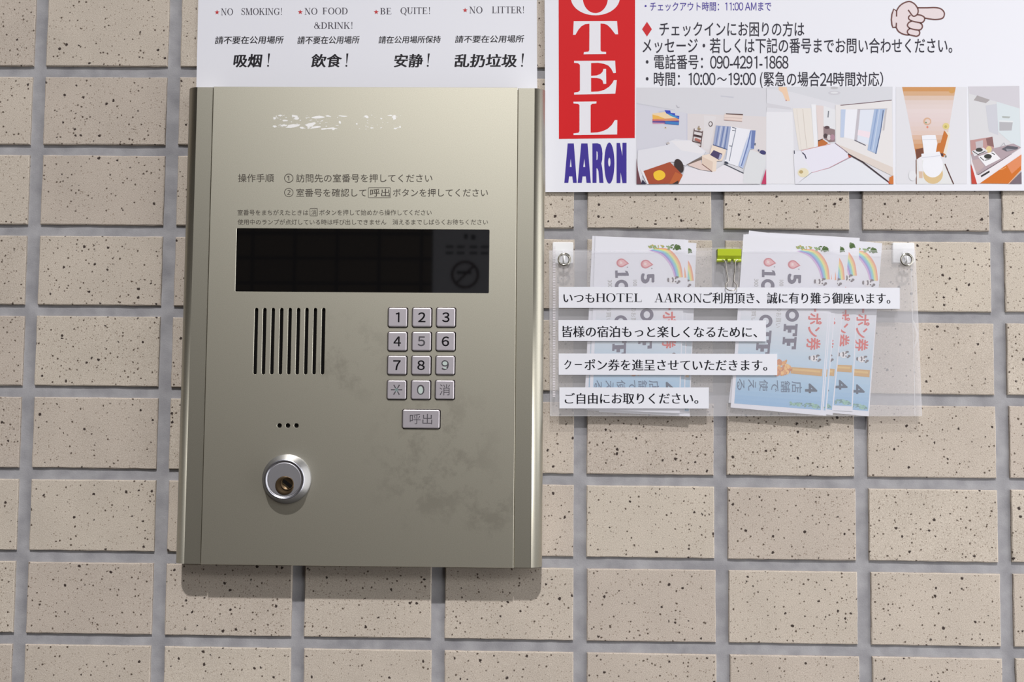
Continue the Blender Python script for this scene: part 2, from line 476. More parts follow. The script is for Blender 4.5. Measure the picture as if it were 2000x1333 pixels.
def plate_material(stains=True, dim=1.0):
    m = bpy.data.materials.new('champagne_metal'); m.use_nodes = True
    N, L = nodes(m); b = N['Principled BSDF']
    geo = N.new('ShaderNodeNewGeometry')
    n1 = N.new('ShaderNodeTexNoise'); n1.inputs['Scale'].default_value = 1600; n1.inputs['Detail'].default_value = 1
    L.new(geo.outputs['Position'], n1.inputs['Vector'])
    base = N.new('ShaderNodeValToRGB'); L.new(n1.outputs['Fac'], base.inputs[0])
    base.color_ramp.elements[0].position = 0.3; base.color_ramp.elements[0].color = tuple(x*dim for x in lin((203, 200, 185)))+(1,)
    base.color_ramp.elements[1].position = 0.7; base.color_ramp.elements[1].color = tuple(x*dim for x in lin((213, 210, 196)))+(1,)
    col = base.outputs[0]
    if stains:
        n2 = N.new('ShaderNodeTexNoise'); n2.inputs['Scale'].default_value = 34; n2.inputs['Detail'].default_value = 9; n2.inputs['Roughness'].default_value = 0.72
        L.new(geo.outputs['Position'], n2.inputs['Vector'])
        th = N.new('ShaderNodeMapRange'); L.new(n2.outputs['Fac'], th.inputs[0]); th.inputs[1].default_value = 0.50; th.inputs[2].default_value = 0.60
        # grime gathers in a patch below and left of the keypad (a wear mark with a shape of its own)
        def blob(cx, cy, rx, ry):
            sub = N.new('ShaderNodeVectorMath'); sub.operation = 'SUBTRACT'; L.new(geo.outputs['Position'], sub.inputs[0]); sub.inputs[1].default_value = (cx/1000, 0, Z0-cy/1000)
            mul = N.new('ShaderNodeVectorMath'); mul.operation = 'MULTIPLY'; L.new(sub.outputs[0], mul.inputs[0]); mul.inputs[1].default_value = (1000/rx, 0, 1000/ry)
            ln = N.new('ShaderNodeVectorMath'); ln.operation = 'LENGTH'; L.new(mul.outputs[0], ln.inputs[0])
            r_ = N.new('ShaderNodeMapRange'); L.new(ln.outputs['Value'], r_.inputs[0]); r_.inputs[1].default_value = 1.0; r_.inputs[2].default_value = 0.45
            return r_.outputs[0]
        a1 = blob(350, 400, 62, 75); a2 = blob(275, 318, 45, 45); a3 = blob(395, 440, 32, 32)
        mx1 = N.new('ShaderNodeMath'); mx1.operation = 'MAXIMUM'; L.new(a1, mx1.inputs[0]); L.new(a2, mx1.inputs[1])
        mx2 = N.new('ShaderNodeMath'); mx2.operation = 'MAXIMUM'; L.new(mx1.outputs[0], mx2.inputs[0]); L.new(a3, mx2.inputs[1])
        mu = N.new('ShaderNodeMath'); mu.operation = 'MULTIPLY'; L.new(mx2.outputs[0], mu.inputs[0]); L.new(th.outputs[0], mu.inputs[1])
        mu2 = N.new('ShaderNodeMath'); mu2.operation = 'MULTIPLY'; L.new(mu.outputs[0], mu2.inputs[0]); mu2.inputs[1].default_value = 0.24
        mix = N.new('ShaderNodeMixRGB'); L.new(mu2.outputs[0], mix.inputs[0]); L.new(col, mix.inputs[1]); mix.inputs[2].default_value = lin((128, 120, 110))+(1,)
        col = mix.outputs[0]
    L.new(col, b.inputs['Base Color'])
    b.inputs['Metallic'].default_value = 0.95; b.inputs['Roughness'].default_value = 0.43
    return m
def brushed(name, rgb, rough=0.38, metal=1.0):
    m = bpy.data.materials.new(name); m.use_nodes = True
    N, L = nodes(m); b = N['Principled BSDF']
    geo = N.new('ShaderNodeNewGeometry')
    mp = N.new('ShaderNodeMapping'); mp.inputs['Scale'].default_value = (9000, 9000, 250)
    L.new(geo.outputs['Position'], mp.inputs['Vector'])
    n = N.new('ShaderNodeTexNoise'); n.inputs['Scale'].default_value = 1.0; L.new(mp.outputs[0], n.inputs['Vector'])
    r_ = N.new('ShaderNodeMapRange'); L.new(n.outputs['Fac'], r_.inputs[0]); r_.inputs[3].default_value = rough-0.08; r_.inputs[4].default_value = rough+0.1
    L.new(r_.outputs[0], b.inputs['Roughness'])
    b.inputs['Base Color'].default_value = lin(rgb)+(1,); b.inputs['Metallic'].default_value = metal
    return m
def film(name, fac, rough=0.25):
    m = bpy.data.materials.new(name); m.use_nodes = True
    N, L = nodes(m); b = N['Principled BSDF']; out = N['Material Output']
    b.inputs['Base Color'].default_value = (0.85, 0.85, 0.88, 1); b.inputs['Roughness'].default_value = rough
    t = N.new('ShaderNodeBsdfTransparent'); t.inputs[0].default_value = (0.97, 0.97, 0.98, 1)
    mx = N.new('ShaderNodeMixShader'); mx.inputs[0].default_value = fac
    L.new(t.outputs[0], mx.inputs[1]); L.new(b.outputs[0], mx.inputs[2]); L.new(mx.outputs[0], out.inputs['Surface'])
    return m
TILE = tile_material(); GROUT = grout_material()
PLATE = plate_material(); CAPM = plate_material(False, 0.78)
PAPER = mat('white_paper', (226, 227, 236), 0.5, 0, 0.3, 1.0)
LAMI = mat('laminated_white_sheet', (228, 230, 239), 0.35, 0, 0.35, 1.0)
DARK = mat('dark_recess', (16, 15, 15), 0.9, 0, 0.1)
BLACK = ink(28, 26, 34)
KEYM = brushed('brushed_steel', (205, 200, 208), 0.46, 0.8)
LOCKM = brushed('lock_steel', (196, 198, 208), 0.30)
BRASS = mat('worn_brass', (104, 88, 68), 0.45, 0.9)

# ------------------------------------------------------------------ the tiled wall
VJ = {0: (0.00174, -0.37), 1: (0.00172, 117.25), 2: (0.0, 236.0), 3: (0.00495, 351.19), 4: (0.00309, 470.95), 5: (0.00739, 587.15), 6: (0.00802, 704.72), 7: (0.00733, 823.06)}
for i in (-1, -2): VJ[i] = (0.0017, -0.37+117.7*i)
for i in (8, 9): VJ[i] = (0.0073, 823.06+117.7*(i-7))
HJ = {1: (0, 69.06), 2: (0.0002, 138.38), 3: (0.00068, 208.82), 4: (0.00034, 278.34), 5: (0.00104, 347.81), 6: (0.00115, 417.61), 7: (0.00123, 487.02), 8: (0.0018, 556.03), 9: (0.0018, 625.7), 10: (0.0018, 695.3), 0: (0, -0.6), -1: (0, -70.2), -2: (0, -139.9)}
GD = -2.3       # grout face lies behind the tile faces
g = Geo()
gx0, gx1, gy0, gy1 = -235, 1060, -140, 697
nx, ny = 60, 40
vs = []
for j in range(ny+1):
    for i in range(nx+1):
        vs.append(wp(gx0+(gx1-gx0)*i/nx, gy0+(gy1-gy0)*j/ny, GD + rnd.uniform(-0.25, 0.25)))
g.add(vs, [(j*(nx+1)+i, (j+1)*(nx+1)+i, (j+1)*(nx+1)+i+1, j*(nx+1)+i+1) for j in range(ny) for i in range(nx)], GROUT)
box_mm(g, gx0, gy0, gx1, gy1, GD-12, GD-0.6, GROUT)
wall = g.build('wall_front')
tag(wall, 'grey grouted wall faced with beige speckled tiles', 'wall', kind='structure')
def tile_mesh(seed):
    """unit tile (120 x 60 style) with rough sawn edges, size 1 x 1 in plane, real depth"""
    q = random.Random(seed)
    W_, H_ = 107.0, 60.2
    nxs, nys = 12, 7
    def edge(inn, amp):
        pts = []
        def jit(): return q.uniform(-amp, amp)
        for i in range(nxs): pts.append((-W_/2+inn + (W_-2*inn)*i/nxs, -H_/2+inn+jit()))
        for i in range(nys): pts.append((W_/2-inn+jit(), -H_/2+inn+(H_-2*inn)*i/nys))
        for i in range(nxs): pts.append((W_/2-inn-(W_-2*inn)*i/nxs, H_/2-inn+jit()))
        for i in range(nys): pts.append((-W_/2+inn+jit(), H_/2-inn-(H_-2*inn)*i/nys))
        return pts
    f0 = edge(0.9, 0.22); f1 = edge(0.2, 0.22); f2 = edge(0.0, 0.15)
    n = len(f0)
    vs = [(x/1000, 0.0, -y/1000) for x, y in f0] + [(x/1000, 0.0006, -y/1000) for x, y in f1] + [(x/1000, 0.0045, -y/1000) for x, y in f2]
    fs = [tuple(range(n))[::-1]]
    for k in (0, 1):
        fs += [(k*n+i, k*n+(i+1) % n, (k+1)*n+(i+1) % n, (k+1)*n+i) for i in range(n)]
    me = bpy.data.meshes.new('tile'); me.from_pydata(vs, [], fs); me.materials.append(TILE); me.update()
    return me
TM = [tile_mesh(s) for s in range(8)]
def vj(i, y): a, b_ = VJ[i]; return b_ + a*y
def hj(j, x): a, b_ = HJ[j]; return b_ + a*x
for j in range(-1, 10):
    for i in range(-2, 9):
        yc = (HJ[j][1]+HJ[j+1][1])/2
        x0, x1 = vj(i, yc)+5.4, vj(i+1, yc)-5.4
        xc = (x0+x1)/2
        y0, y1 = hj(j, xc)+4.8, hj(j+1, xc)-4.6
        o = bpy.data.objects.new('tile', rnd.choice(TM)); COL.objects.link(o)
        o.parent = wall
        o.location = wp(xc+rnd.uniform(-.4, .4), (y0+y1)/2+rnd.uniform(-.25, .25), rnd.uniform(-0.2, 0.25)) - WPOS[wall.name]
        o.scale = ((x1-x0)/107.0, 1, (y1-y0)/60.2)
        o.rotation_euler = (rnd.uniform(-.002, .002), rnd.uniform(-.0025, .0025) + VJ[i][0]*0.5, rnd.uniform(-.0012, .0012))

# ------------------------------------------------------------------ entry intercom
PX0, PX1, PY0, PY1, PD = 160.2, 417.0, 89.6, 489.3, 25.0
unit = empty('entry_intercom', wp(290, 489, 0), 'champagne metal apartment entry intercom with keypad, dark display and key lock, fixed to tiled wall', 'intercom')
g = Geo(); box_mm(g, 150, 91, 428, 487.6, -1.0, 22.9, mat('housing_metal', (96, 90, 80), 0.6, 0.6)); housing = g.build('housing', unit)
def cap(side):
    g = Geo()
    xi = (PX1+0.5) if side > 0 else (PX0-0.5)
    xo = 440.4 if side > 0 else 137.2
    r_ = 9.0
    prof = [(xi, 1.0), (xi, PD-1.0), (xi+side*0.4, PD-0.6), (xo-side*r_, PD-0.6)]
    for k in range(1, 13):
        t = math.radians(90*k/12)
        prof.append((xo-side*r_+side*r_*math.sin(t), PD-0.6-r_*(1-math.cos(t))))
    prof.append((xo, -1.0)); prof.append((xi, -1.0))
    n = len(prof)
    vs = [wp(x, PY0+0.4, d) for x, d in prof] + [wp(x, PY1-0.4, d) for x, d in prof]
    fs = [(i, (i+1) % n, n+(i+1) % n, n+i) for i in range(n)] + [tuple(range(n)), tuple(range(n, 2*n))[::-1]]
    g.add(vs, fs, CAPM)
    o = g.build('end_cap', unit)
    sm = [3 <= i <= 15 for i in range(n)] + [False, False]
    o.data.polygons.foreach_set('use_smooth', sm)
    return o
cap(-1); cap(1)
# keypad cells, measured on the plate's front
KEYS = []
colx = [(758.4, 794.8), (805.6, 842.0), (852.4, 888.6)]
rowy = [(601.5, 638.8), (648.8, 685.6), (695.5, 732.2), (743.4, 780.6)]
labs = ['1', '2', '3', '4', '5', '6', '7', '8', '9', '*', '0', '消']
for r_i in range(4):
    for c_i in range(3):
        sh = -0.7*r_i + (0.2 if c_i == 2 else 0)
        a = pm(colx[c_i][0]+sh, rowy[r_i][0], 26.5); b_ = pm(colx[c_i][1]+sh, rowy[r_i][1], 26.5)
        KEYS.append((a[0], a[1], b_[0], b_[1], labs[r_i*3+c_i]))
a = pm(786.2, 800.6, 26.5); b_ = pm(858.3, 837.6, 26.5)
CALL = (a[0], a[1], b_[0], b_[1], '呼出')
slots = []
for k, (xt, xb) in enumerate(zip((500.5, 516.8, 533.1, 549.8, 566.2, 582.6, 599, 615.4, 631.7), (498.2, 514.4, 531, 547.5, 564, 580.5, 597, 613.4, 630))):
    a = pm(xt, 601.9, PD); b_ = pm(xb, 731.9, PD); h_ = 1.42
    xc = (a[0]+b_[0])/2
    slots.append(ell(xc, a[1]+h_, h_, h_, 8, 0, 180, 360) + ell(xc, b_[1]-h_, h_, h_, 8, 0, 0, 180))
mics = [ell(*pm(u, 831.8, PD), 1.95, 1.95, 14) for u in (545.6, 562.0, 578.6)]
dl = pm(462.4, 446.2, PD); dr = pm(954.3, 573.0, PD)
disp = rrect(dl[0], dl[1], dr[0], dr[1], 0.8, 3)
keyh = [rrect(k[0]-0.45, k[1]-0.45, k[2]+0.75, k[3]+0.6, 1.6, 3) for k in KEYS+[CALL]]
g = Geo(); plate(g, [(PX0, PY0), (PX1, PY0), (PX1, PY1), (PX0, PY1)], slots+mics+[disp]+keyh, PD, 2.0, 0.25, PLATE)
face = g.build('faceplate', unit)
g = Geo(); box_mm(g, PX0+8, 235, PX1-20, 400, 23.0, 23.05, DARK); g.build('speaker_backing', unit)
g = Geo(); box_mm(g, dl[0]-.0, dl[1]-.0, dr[0]+.0, dr[1]+.0, 23.1, 24.5, mat('black_display_glass', (10, 10, 11), 0.03, 0, 0.9)); g.build('display_window', unit)
# keys
for kx0, ky0, kx1, ky1, ch in KEYS+[CALL]:
    g = Geo()
    Dk = 26.7
    outer = rrect(kx0, ky0, kx1, ky1, 1.5, 4)
    worn = ch in '59*0消' or ch == '呼出'
    w_, h_ = kx1-kx0, ky1-ky0
    cx_, cy_ = (kx0+kx1)/2, (ky0+ky1)/2
    if ch == '呼出': gw, gh = w_*0.60, h_*0.56
    elif ch == '消': gw, gh = w_*0.56, h_*0.58
    elif ch == '*': gw, gh = w_*0.60, h_*0.60
    elif ch == '1': gw, gh = w_*0.20, h_*0.53
    else: gw, gh = w_*0.40, h_*0.53
    if ch == '*':
        lps = []
        star = []
        for k in range(12):
            t = math.radians(30*k+0)
            r2 = 0.5 if k % 2 == 0 else 0.09
            if k % 2 == 0:
                for s_ in (-1, 1): star.append((0.5*math.cos(t) - s_*0.05*math.sin(t)*-1*-1, 0.5*math.sin(t) + s_*0.05*math.cos(t)))
            else: star.append((r2*math.cos(t), r2*math.sin(t)))
        lps = [star]
        LB = [[(cx_+p[0]*gw, cy_+p[1]*gh) for p in star]]
    else:
        sl = style_loops('~'+ch if ch.isdigit() else ch, *((0.02, 0.02) if ch.isdigit() else (-0.006, -0.006)))
        allp = [p for l, _ in sl for p in l]
        ax, bx = min(p[0] for p in allp), max(p[0] for p in allp); ay, by = min(p[1] for p in allp), max(p[1] for p in allp)
        LB = [[(cx_-gw/2+(p[0]-ax)/(bx-ax)*gw, cy_+gh/2-(p[1]-ay)/(by-ay)*gh) for p in l] for l, _ in sl]
    # engraved top: rounded rectangle minus the character, filled by even-odd
    top = inset(outer, 0.75)
    cu = bpy.data.curves.new('tmp', 'CURVE'); cu.dimensions = '2D'; cu.fill_mode = 'FRONT'
    for l in [top]+LB:
        sp = cu.splines.new('POLY'); sp.points.add(len(l)-1)
        for i, p in enumerate(l): sp.points[i].co = (p[0], p[1], 0, 1)
        sp.use_cyclic_u = True
    ob = bpy.data.objects.new('tmp', cu); COL.objects.link(ob)
    me = bpy.data.meshes.new_from_object(ob.evaluated_get(bpy.context.evaluated_depsgraph_get()))
    g.add([wp(v.co.x, v.co.y, Dk) for v in me.vertices], [tuple(p.vertices) for p in me.polygons], KEYM)
    bpy.data.objects.remove(ob); bpy.data.curves.remove(cu); bpy.data.meshes.remove(me)
    for l in LB:        # walls of the engraving
        n = len(l)
        g.add([wp(x, y, Dk) for x, y in l]+[wp(x, y, Dk-0.35) for x, y in l], [(i, (i+1) % n, n+(i+1) % n, n+i) for i in range(n)], KEYM)
    l1 = inset(outer, 0.25); n = len(outer)
    g.add([wp(x, y, Dk) for x, y in top]+[wp(x, y, Dk-0.3) for x, y in l1]+[wp(x, y, Dk-0.9) for x, y in outer]+[wp(x, y, 23.2) for x, y in outer],
          [(k*n+i, k*n+(i+1) % n, (k+1)*n+(i+1) % n, (k+1)*n+i) for k in range(3) for i in range(n)], KEYM)
    key = g.build('call_button' if ch == '呼出' else 'key', unit)
    g = Geo()
    fm = mat('black_engraving_paint', (22, 20, 24), 0.8, 0, 0.1) if not worn else mat('worn_engraving', (92, 90, 96), 0.5, 0.5)
    g.fill([inset(outer, 1.3)], Dk-0.35, fm)
    g.build('engraved_character', key)
    if ch in '09*':
        g = Geo(); pale = mat('pale_worn_paint', (186, 200, 196), 0.6)
        if ch == '0': g.fill([ell(cx_-0.1, cy_+0.2, w_*0.13, h_*0.20, 18)], Dk+0.03, pale)
        elif ch == '9':
            g.fill([ell(cx_-0.1, cy_-h_*0.10, w_*0.13, h_*0.11, 16)], Dk+0.03, pale)
            g.fill([ell(cx_-0.2, cy_+h_*0.14, w_*0.11, h_*0.05, 14, 20)], Dk+0.03, pale)
        else: g.fill([ell(cx_, cy_, w_*0.10, h_*0.12, 12)], Dk-0.3, mat('green_grey_wear', (120, 140, 140), 0.6))
        g.build('worn_patch', key)
# lock
lc = pm(560.5, 936.0, PD)
lock = empty('lock_cylinder', wp(lc[0], lc[1], PD)); lock.parent = unit; lock.location = wp(lc[0], lc[1], PD)-WPOS[unit.name]
bpy.data.objects.remove(lock)
g = Geo(); lathe(g, lc[0], lc[1], [(20.2, PD-0.2), (20.2, PD+1.5), (19.6, PD+2.4), (16.6, PD+10.2), (16.0, PD+10.8), (15.2, PD+10.8), (14.5, PD+10.1)], LOCKM, 56)
lockring = g.build('lock_ring', unit, smooth=False)
lockring.data.polygons.foreach_set('use_smooth', [True]*len(lockring.data.polygons))
g = Geo(); lathe(g, lc[0], lc[1], [(14.5, PD+10.1), (13.9, PD+9.7), (13.4, PD+9.9), (0.01, PD+9.9)], brushed('lock_face_steel', (178, 178, 184), 0.5), 48)
lface = g.build('lock_face', lockring)
pc = pm(555.8, 949.0, PD+10)
g = Geo(); lathe(g, pc[0], pc[1], [(7.6, PD+9.7), (7.6, PD+10.3), (7.0, PD+10.6), (5.4, PD+10.2), (0.01, PD+10.15)], BRASS, 36)
g.build('key_plug', lockring, smooth=True)
kc = (pc[0]+2.2, pc[1]-1.8)
g = Geo(); lathe(g, kc[0], kc[1], [(5.3, PD+10.1), (5.3, PD+11.2), (4.8, PD+11.3), (4.6, PD+10.9), (0.01, PD+10.9)], BRASS, 32); 
g.build('keyway_core', lockring, smooth=True)
g = Geo()
cs, sn = math.cos(math.radians(32)), math.sin(math.radians(32))
slot = [(-4.4, -1.9), (-3.6, -2.3), (4.0, -1.7), (4.5, 0.0), (4.0, 1.4), (0.5, 1.3), (0.0, 0.9), (-3.4, 1.2)]
g.fill([[(kc[0]+x*cs-y*sn-0.2, kc[1]+0.6+x*sn+y*cs) for x, y in slot]], PD+11.36, DARK)
g.build('keyhole', lockring)
g = Geo(); tube(g, [(kc[0]+x*cs-y*sn-0.2, kc[1]+0.6+x*sn+y*cs, PD+11.4) for x, y in ((-3.6, 1.1), (-1.5, 1.2), (0.2, 1.3), (1.4, 1.6), (3.2, 1.6))], 0.45, mat('bright_brass', (200, 185, 150), 0.25, 1.0), 6)
g.build('keyway_ward', lockring)
# printed instructions
TI = mat('brown_silkscreen_ink', (74, 68, 60), 0.6)
TD = PD+0.06
def line_part(items, parent=unit, name='printed_line', ink_=TI, D=TD, **kw):
    g = Geo()
    for it in items: text(g, it[0], it[1], it[2], it[3], it[4], ink_, D, **kw)
    return g.build(name, parent)
def frame(g, x0, y0, x1, y1, w_, m, D, r_=2):
    a = rrect(x0, y0, x1, y1, r_, 3); b_ = rrect(x0+w_, y0+w_, x1-w_, y1-w_, max(.3, r_-w_), 3)
    g.poly(m, a, D, holes=[b_])
line_part([('操作手順', 465, 535, 340, 356)], dx=.004, dy=.004)
line_part([('①', 555, 573, 339.5, 357), ('訪問先の室番号を押してください', 578.5, 844.5, 340, 356.5)], dx=.003, dy=.003)
g = Geo()
text(g, '②', 555, 573, 367.5, 385, TI, TD); text(g, '室番号を確認して', 578.5, 715.4, 368.6, 384.6, TI, TD, .003, .003)
text(g, '呼出', 723, 761.3, 369, 384.3, TI, TD, .006, .006); text(g, 'ボタンを押してください', 767.5, 953, 368.6, 384.5, TI, TD, .003, .003)
frame(g, 718.8, 366.4, 763.4, 386.8, 1.0, TI, TD)
g.build('printed_line', unit)
g = Geo()
text(g, '室番号をまちがえたときは', 464, 602, 409.8, 421, TI, TD, .002, .002); text(g, '消', 608, 618, 409.5, 420.5, TI, TD)
text(g, 'ボタンを押して始めから操作してください', 623.6, 843, 409.8, 421, TI, TD, .002, .002)
frame(g, 605, 406.8, 620.6, 422.4, 0.9, TI, TD)
g.build('printed_line', unit)
line_part([('使用中のランプが点灯している時は呼び出しできません', 464, 754.5, 428.6, 439.3), ('消えるまでしばらくお待ちください', 766.7, 953, 428.6, 439.3)], dx=.002, dy=.002)
# torn label residue
g = Geo(); RES = mat('glossy_white_residue', (246, 246, 252), 0.2, 0, 0.8)
q = random.Random(3)
def shard(cx_, cy_, w_, h_, rot=0):
    n = 9; l = []
    for i in range(n):
        t = 2*math.pi*i/n; k = q.uniform(0.55, 1.15)
        x, y = math.cos(t)*w_*k/2, math.sin(t)*h_*k/2
        c_, s_ = math.cos(rot), math.sin(rot)
        l.append((cx_+x*c_-y*s_, cy_+x*s_+y*c_))
    g.poly(RES, l, PD+0.05+q.uniform(0, .02))
for a in ((536, 231, 8, 6), (547, 226, 8, 4), (557, 236, 12, 4), (575, 227, 16, 5), (580, 232, 10, 5), (571, 246, 30, 7), (590, 250, 14, 4), (607, 243, 22, 9), (617, 249, 26, 5), (622, 229, 28, 6), (641, 227, 14, 4),
          (633, 252, 22, 3), (648, 251, 32, 4), (670, 227, 24, 3), (664, 239, 5, 8), (554, 245, 14, 4), (536, 247, 6, 6), (716, 228, 9, 6), (770, 230, 9, 10), (762, 226, 12, 3), (772, 251, 8, 4), (726, 250, 9, 3), (745, 232, 5, 4), (781, 248, 5, 5), (697, 242, 4, 4)):
    shard(*a, rot=q.uniform(-.25, .15))
for _ in range(46):
    shard(q.uniform(534, 668), q.uniform(224.5, 253.5), q.uniform(2, 8), q.uniform(1, 2.6), q.uniform(-.5, .2))
for _ in range(22):
    shard(q.uniform(700, 783), q.uniform(224.5, 253.5), q.uniform(1.5, 5), q.uniform(.8, 2.2), q.uniform(-.5, .5))
o = g.build('sticker_residue', unit); o['label'] = 'torn white sticker residue on the plate'

# ------------------------------------------------------------------ notice sheet above the intercom
def sheet_obj(name, corners, D, m, thick=0.35):
    """flat sheet through four pixel corners (TL, TR, BR, BL)"""
    f_ = [px(u, v, D) for u, v in corners]; b_ = [p + Vector((0, thick/1000, 0)) for p in f_]
    g = Geo(); g.add(f_+b_, [(0, 3, 2, 1), (4, 5, 6, 7), (0, 1, 5, 4), (1, 2, 6, 5), (2, 3, 7, 6), (3, 0, 4, 7)], m)
    return g.build(name)
ND = 1.2
notice = sheet_obj('rules_notice', [(388.5, -60), (1048.4, -60), (1049.3, 183), (383.2, 184)], ND, LAMI)
tag(notice, 'white paper notice with four house rules and red stars, just above the metal intercom', 'notice')
n0 = ND+0.08
RED = ink(196, 62, 66); TXT = ink(70, 66, 78)
def star(g, cx_, cy_, r_, m, D):
    g.poly(m, [(cx_+(r_ if i % 2 == 0 else r_*.42)*math.sin(math.pi*i/5), cy_-(r_ if i % 2 == 0 else r_*.42)*math.cos(math.pi*i/5)) for i in range(10)], D)
for sx_, sy_ in ((424, 24), (586.5, 23.5), (734.8, 23.5), (908.5, 20)):
    g = Geo(); star(g, sx_, sy_, 5.0, RED, n0); g.build('red_star', notice)
for parts in ([('NO', 431.7, 454.8, 16.5, 29.5), ('SMOKING!', 471, 551.5, 16, 29)],
              [('NO', 595, 619.5, 15.5, 28.5), ('FOOD', 630, 679, 15, 28)],
              [('&DRINK!', 613, 689, 43.5, 56)],
              [('BE', 742.7, 764.5, 15.5, 28), ('QUITE!', 782, 840.5, 14.5, 27.2)],
              [('NO', 916.7, 942, 13, 26), ('LITTER!', 961, 1024, 12.7, 25.7)]):
    g = Geo()
    for p in parts: serif_text(g, p[0], p[1], p[2], p[3], p[4], TXT, n0)
    g.build('printed_line', notice)
BR = dict(dx=.014, dy=.004, shear=.12)
for t_, x0, x1, y0, y1 in (('請不要在公用場所', 420, 554.5, 71, 86), ('請不要在公用場所', 581, 702.5, 71, 86), ('請在公用場所保持', 739.5, 861, 70.5, 85), ('請不要在公用場所', 889, 1024, 69.5, 84)):
    g = Geo(); text(g, t_, x0, x1, y0, y1, BLACK, n0, tilt=-1, **BR); g.build('printed_line', notice)
for t_, x0, x1, e0, e1 in (('吸烟', 455.5, 512.8, 522, 527), ('飲食', 607.5, 668, 675, 680), ('安静', 769, 826.5, 834, 839), ('乱扔垃圾', 887.5, 1009.5, 1018, 1023)):
    g = Geo(); text(g, t_, x0, x1, 105.5, 131.5, BLACK, n0, dx=.03, dy=.012, shear=.12)
    g.poly(BLACK, [(e0+1.5, 104.5), (e1+.5, 104.5), (e0+2.6, 124), (e0+1.4, 124)], n0); g.poly(BLACK, ell(e0+1.5, 128.6, 1.9, 1.9, 10), n0)
    g.build('printed_line', notice)

# ------------------------------------------------------------------ hotel poster
QD = 2.6
poster = sheet_obj('hotel_poster', [(1063.4, -70), (2070, -70), (2072, 372.6), (1065.2, 375.2)], QD, LAMI, 0.5)
tag(poster, 'large white laminated hotel poster with red title band, phone text and four room pictures', 'poster')
q0 = QD+0.08
g = Geo(); g.poly(ink(210, 14, 24), [(1091.0, -68), (1240.6, -68), (1239.8, 269.8), (1091.6, 271.6)], q0); band = g.build('red_band', poster)
def TR(x0, y0, s_): return lambda a, b: (x0+a/s_, y0+b/s_)
t5 = TR(1080, 0, 7.0176); t6 = TR(1080, 180, 6.6647)
WH = ink(234, 234, 242)
def letter(m, lps, tr, D, name, parent, sm=False):
    g = Geo(); g.poly(m, lps[0], D, tr, lps[1:]); return g.build(name, parent)
letter(WH, [ell(581, -30, 335, 240, 48), ell(581, -30, 172, 210, 48)], t5, q0+.06, 'printed_letter', poster)
letter(WH, [[(285, 290), (878, 288), (893, 470), (855, 470), (790, 385), (745, 342), (700, 326), (652, 322), (652, 690), (668, 708), (728, 712), (728, 742), (420, 745), (425, 714), (485, 708), (498, 690), (500, 325), (440, 332), (390, 360), (350, 405), (308, 478), (275, 478)]], t5, q0+.06, 'printed_letter', poster)
letter(WH, [[(290, 835), (852, 832), (862, 1000), (828, 1003), (800, 945), (760, 900), (700, 875), (620, 862), (522, 865), (522, 1040), (600, 1035), (650, 1015), (680, 985), (692, 945), (728, 945), (730, 1150), (692, 1152), (680, 1105), (650, 1080), (600, 1070), (522, 1068), (522, 1260), (620, 1255), (700, 1235), (770, 1190), (810, 1145), (835, 1100), (875, 1100), (855, 1285), (290, 1297), (290, 1270), (345, 1262), (370, 1240), (370, 890), (345, 868), (290, 862)]], t5, q0+.06, 'printed_letter', poster)
letter(WH, [[(266, 125), (567, 122), (565, 148), (510, 152), (490, 172), (490, 530), (580, 525), (650, 508), (710, 480), (765, 430), (805, 365), (838, 365), (835, 552), (268, 560), (268, 538), (330, 530), (345, 510), (345, 170), (325, 152), (268, 148)]], t6, q0+.06, 'printed_letter', poster)
NAVY = ink(62, 48, 150)
for l_ in ([[(192, 668), (272, 668), (310, 1182), (262, 1182), (252, 1098), (210, 1098), (200, 1182), (148, 1182)], [(232, 868), (243, 975), (220, 975)]],
           [[(368, 668), (450, 668), (493, 1182), (437, 1182), (428, 1098), (385, 1098), (375, 1182), (322, 1182)], [(408, 868), (420, 975), (395, 975)]],
           [[(513, 668), (580, 666), (618, 682), (638, 735), (645, 800), (642, 880), (630, 930), (642, 990), (658, 1182), (604, 1182), (592, 1030), (582, 1000), (567, 990), (567, 1182), (515, 1182)], [(567, 770), (580, 778), (584, 828), (579, 878), (567, 885)]],
           [ell(734, 925, 66, 268, 36), ell(734, 912, 15, 58, 20)],
           [[(828, 662), (872, 662), (903, 830), (905, 660), (958, 660), (958, 1185), (905, 1185), (882, 1045), (878, 1185), (828, 1185)]]):
    letter(NAVY, l_, t6, q0, 'printed_letter', poster)
BLUE = ink(76, 62, 160); PB = ink(52, 50, 62)
def line1(items, m, parent, D, **kw):
    g = Geo()
    for it in items: text(g, it[0], it[1], it[2], it[3], it[4], m, D, **kw)
    return g
g = line1([('チェックアウト時間：', 1269.5, 1404.5, 3.5, 21.5), ('~11:00 AM', 1416.5, 1477.5, 4.5, 20.5), ('まで', 1481, 1506.5, 4, 21)], BLUE, poster, q0, dx=.006, dy=.006)
g.poly(BLUE, ell(1261, 11.8, 2.1, 2.1, 10), q0); g.build('printed_line', poster)
g = Geo(); g.poly(ink(206, 40, 48), [(1263.7, 42.5), (1273.2, 57), (1263.7, 71.3), (1254, 57)], q0); g.build('red_diamond', poster)
ST = dict(dx=.010, dy=.008)
line1([('チェックインにお困りの方は', 1288, 1571, 42, 71.3)], PB, poster, q0, **ST).build('printed_line', poster)
line1([('メッセージ・若しくは下記の番号までお問い合わせください。', 1255, 1860, 74, 104)], PB, poster, q0, **ST).build('printed_line', poster)
g = line1([('電話番号：', 1277.5, 1373, 106.5, 135.3), ('~090-4291-1868', 1387, 1540, 109, 134.3)], PB, poster, q0, **ST)
g.poly(PB, ell(1264, 121, 2.7, 3.5, 12), q0); g.build('printed_line', poster)
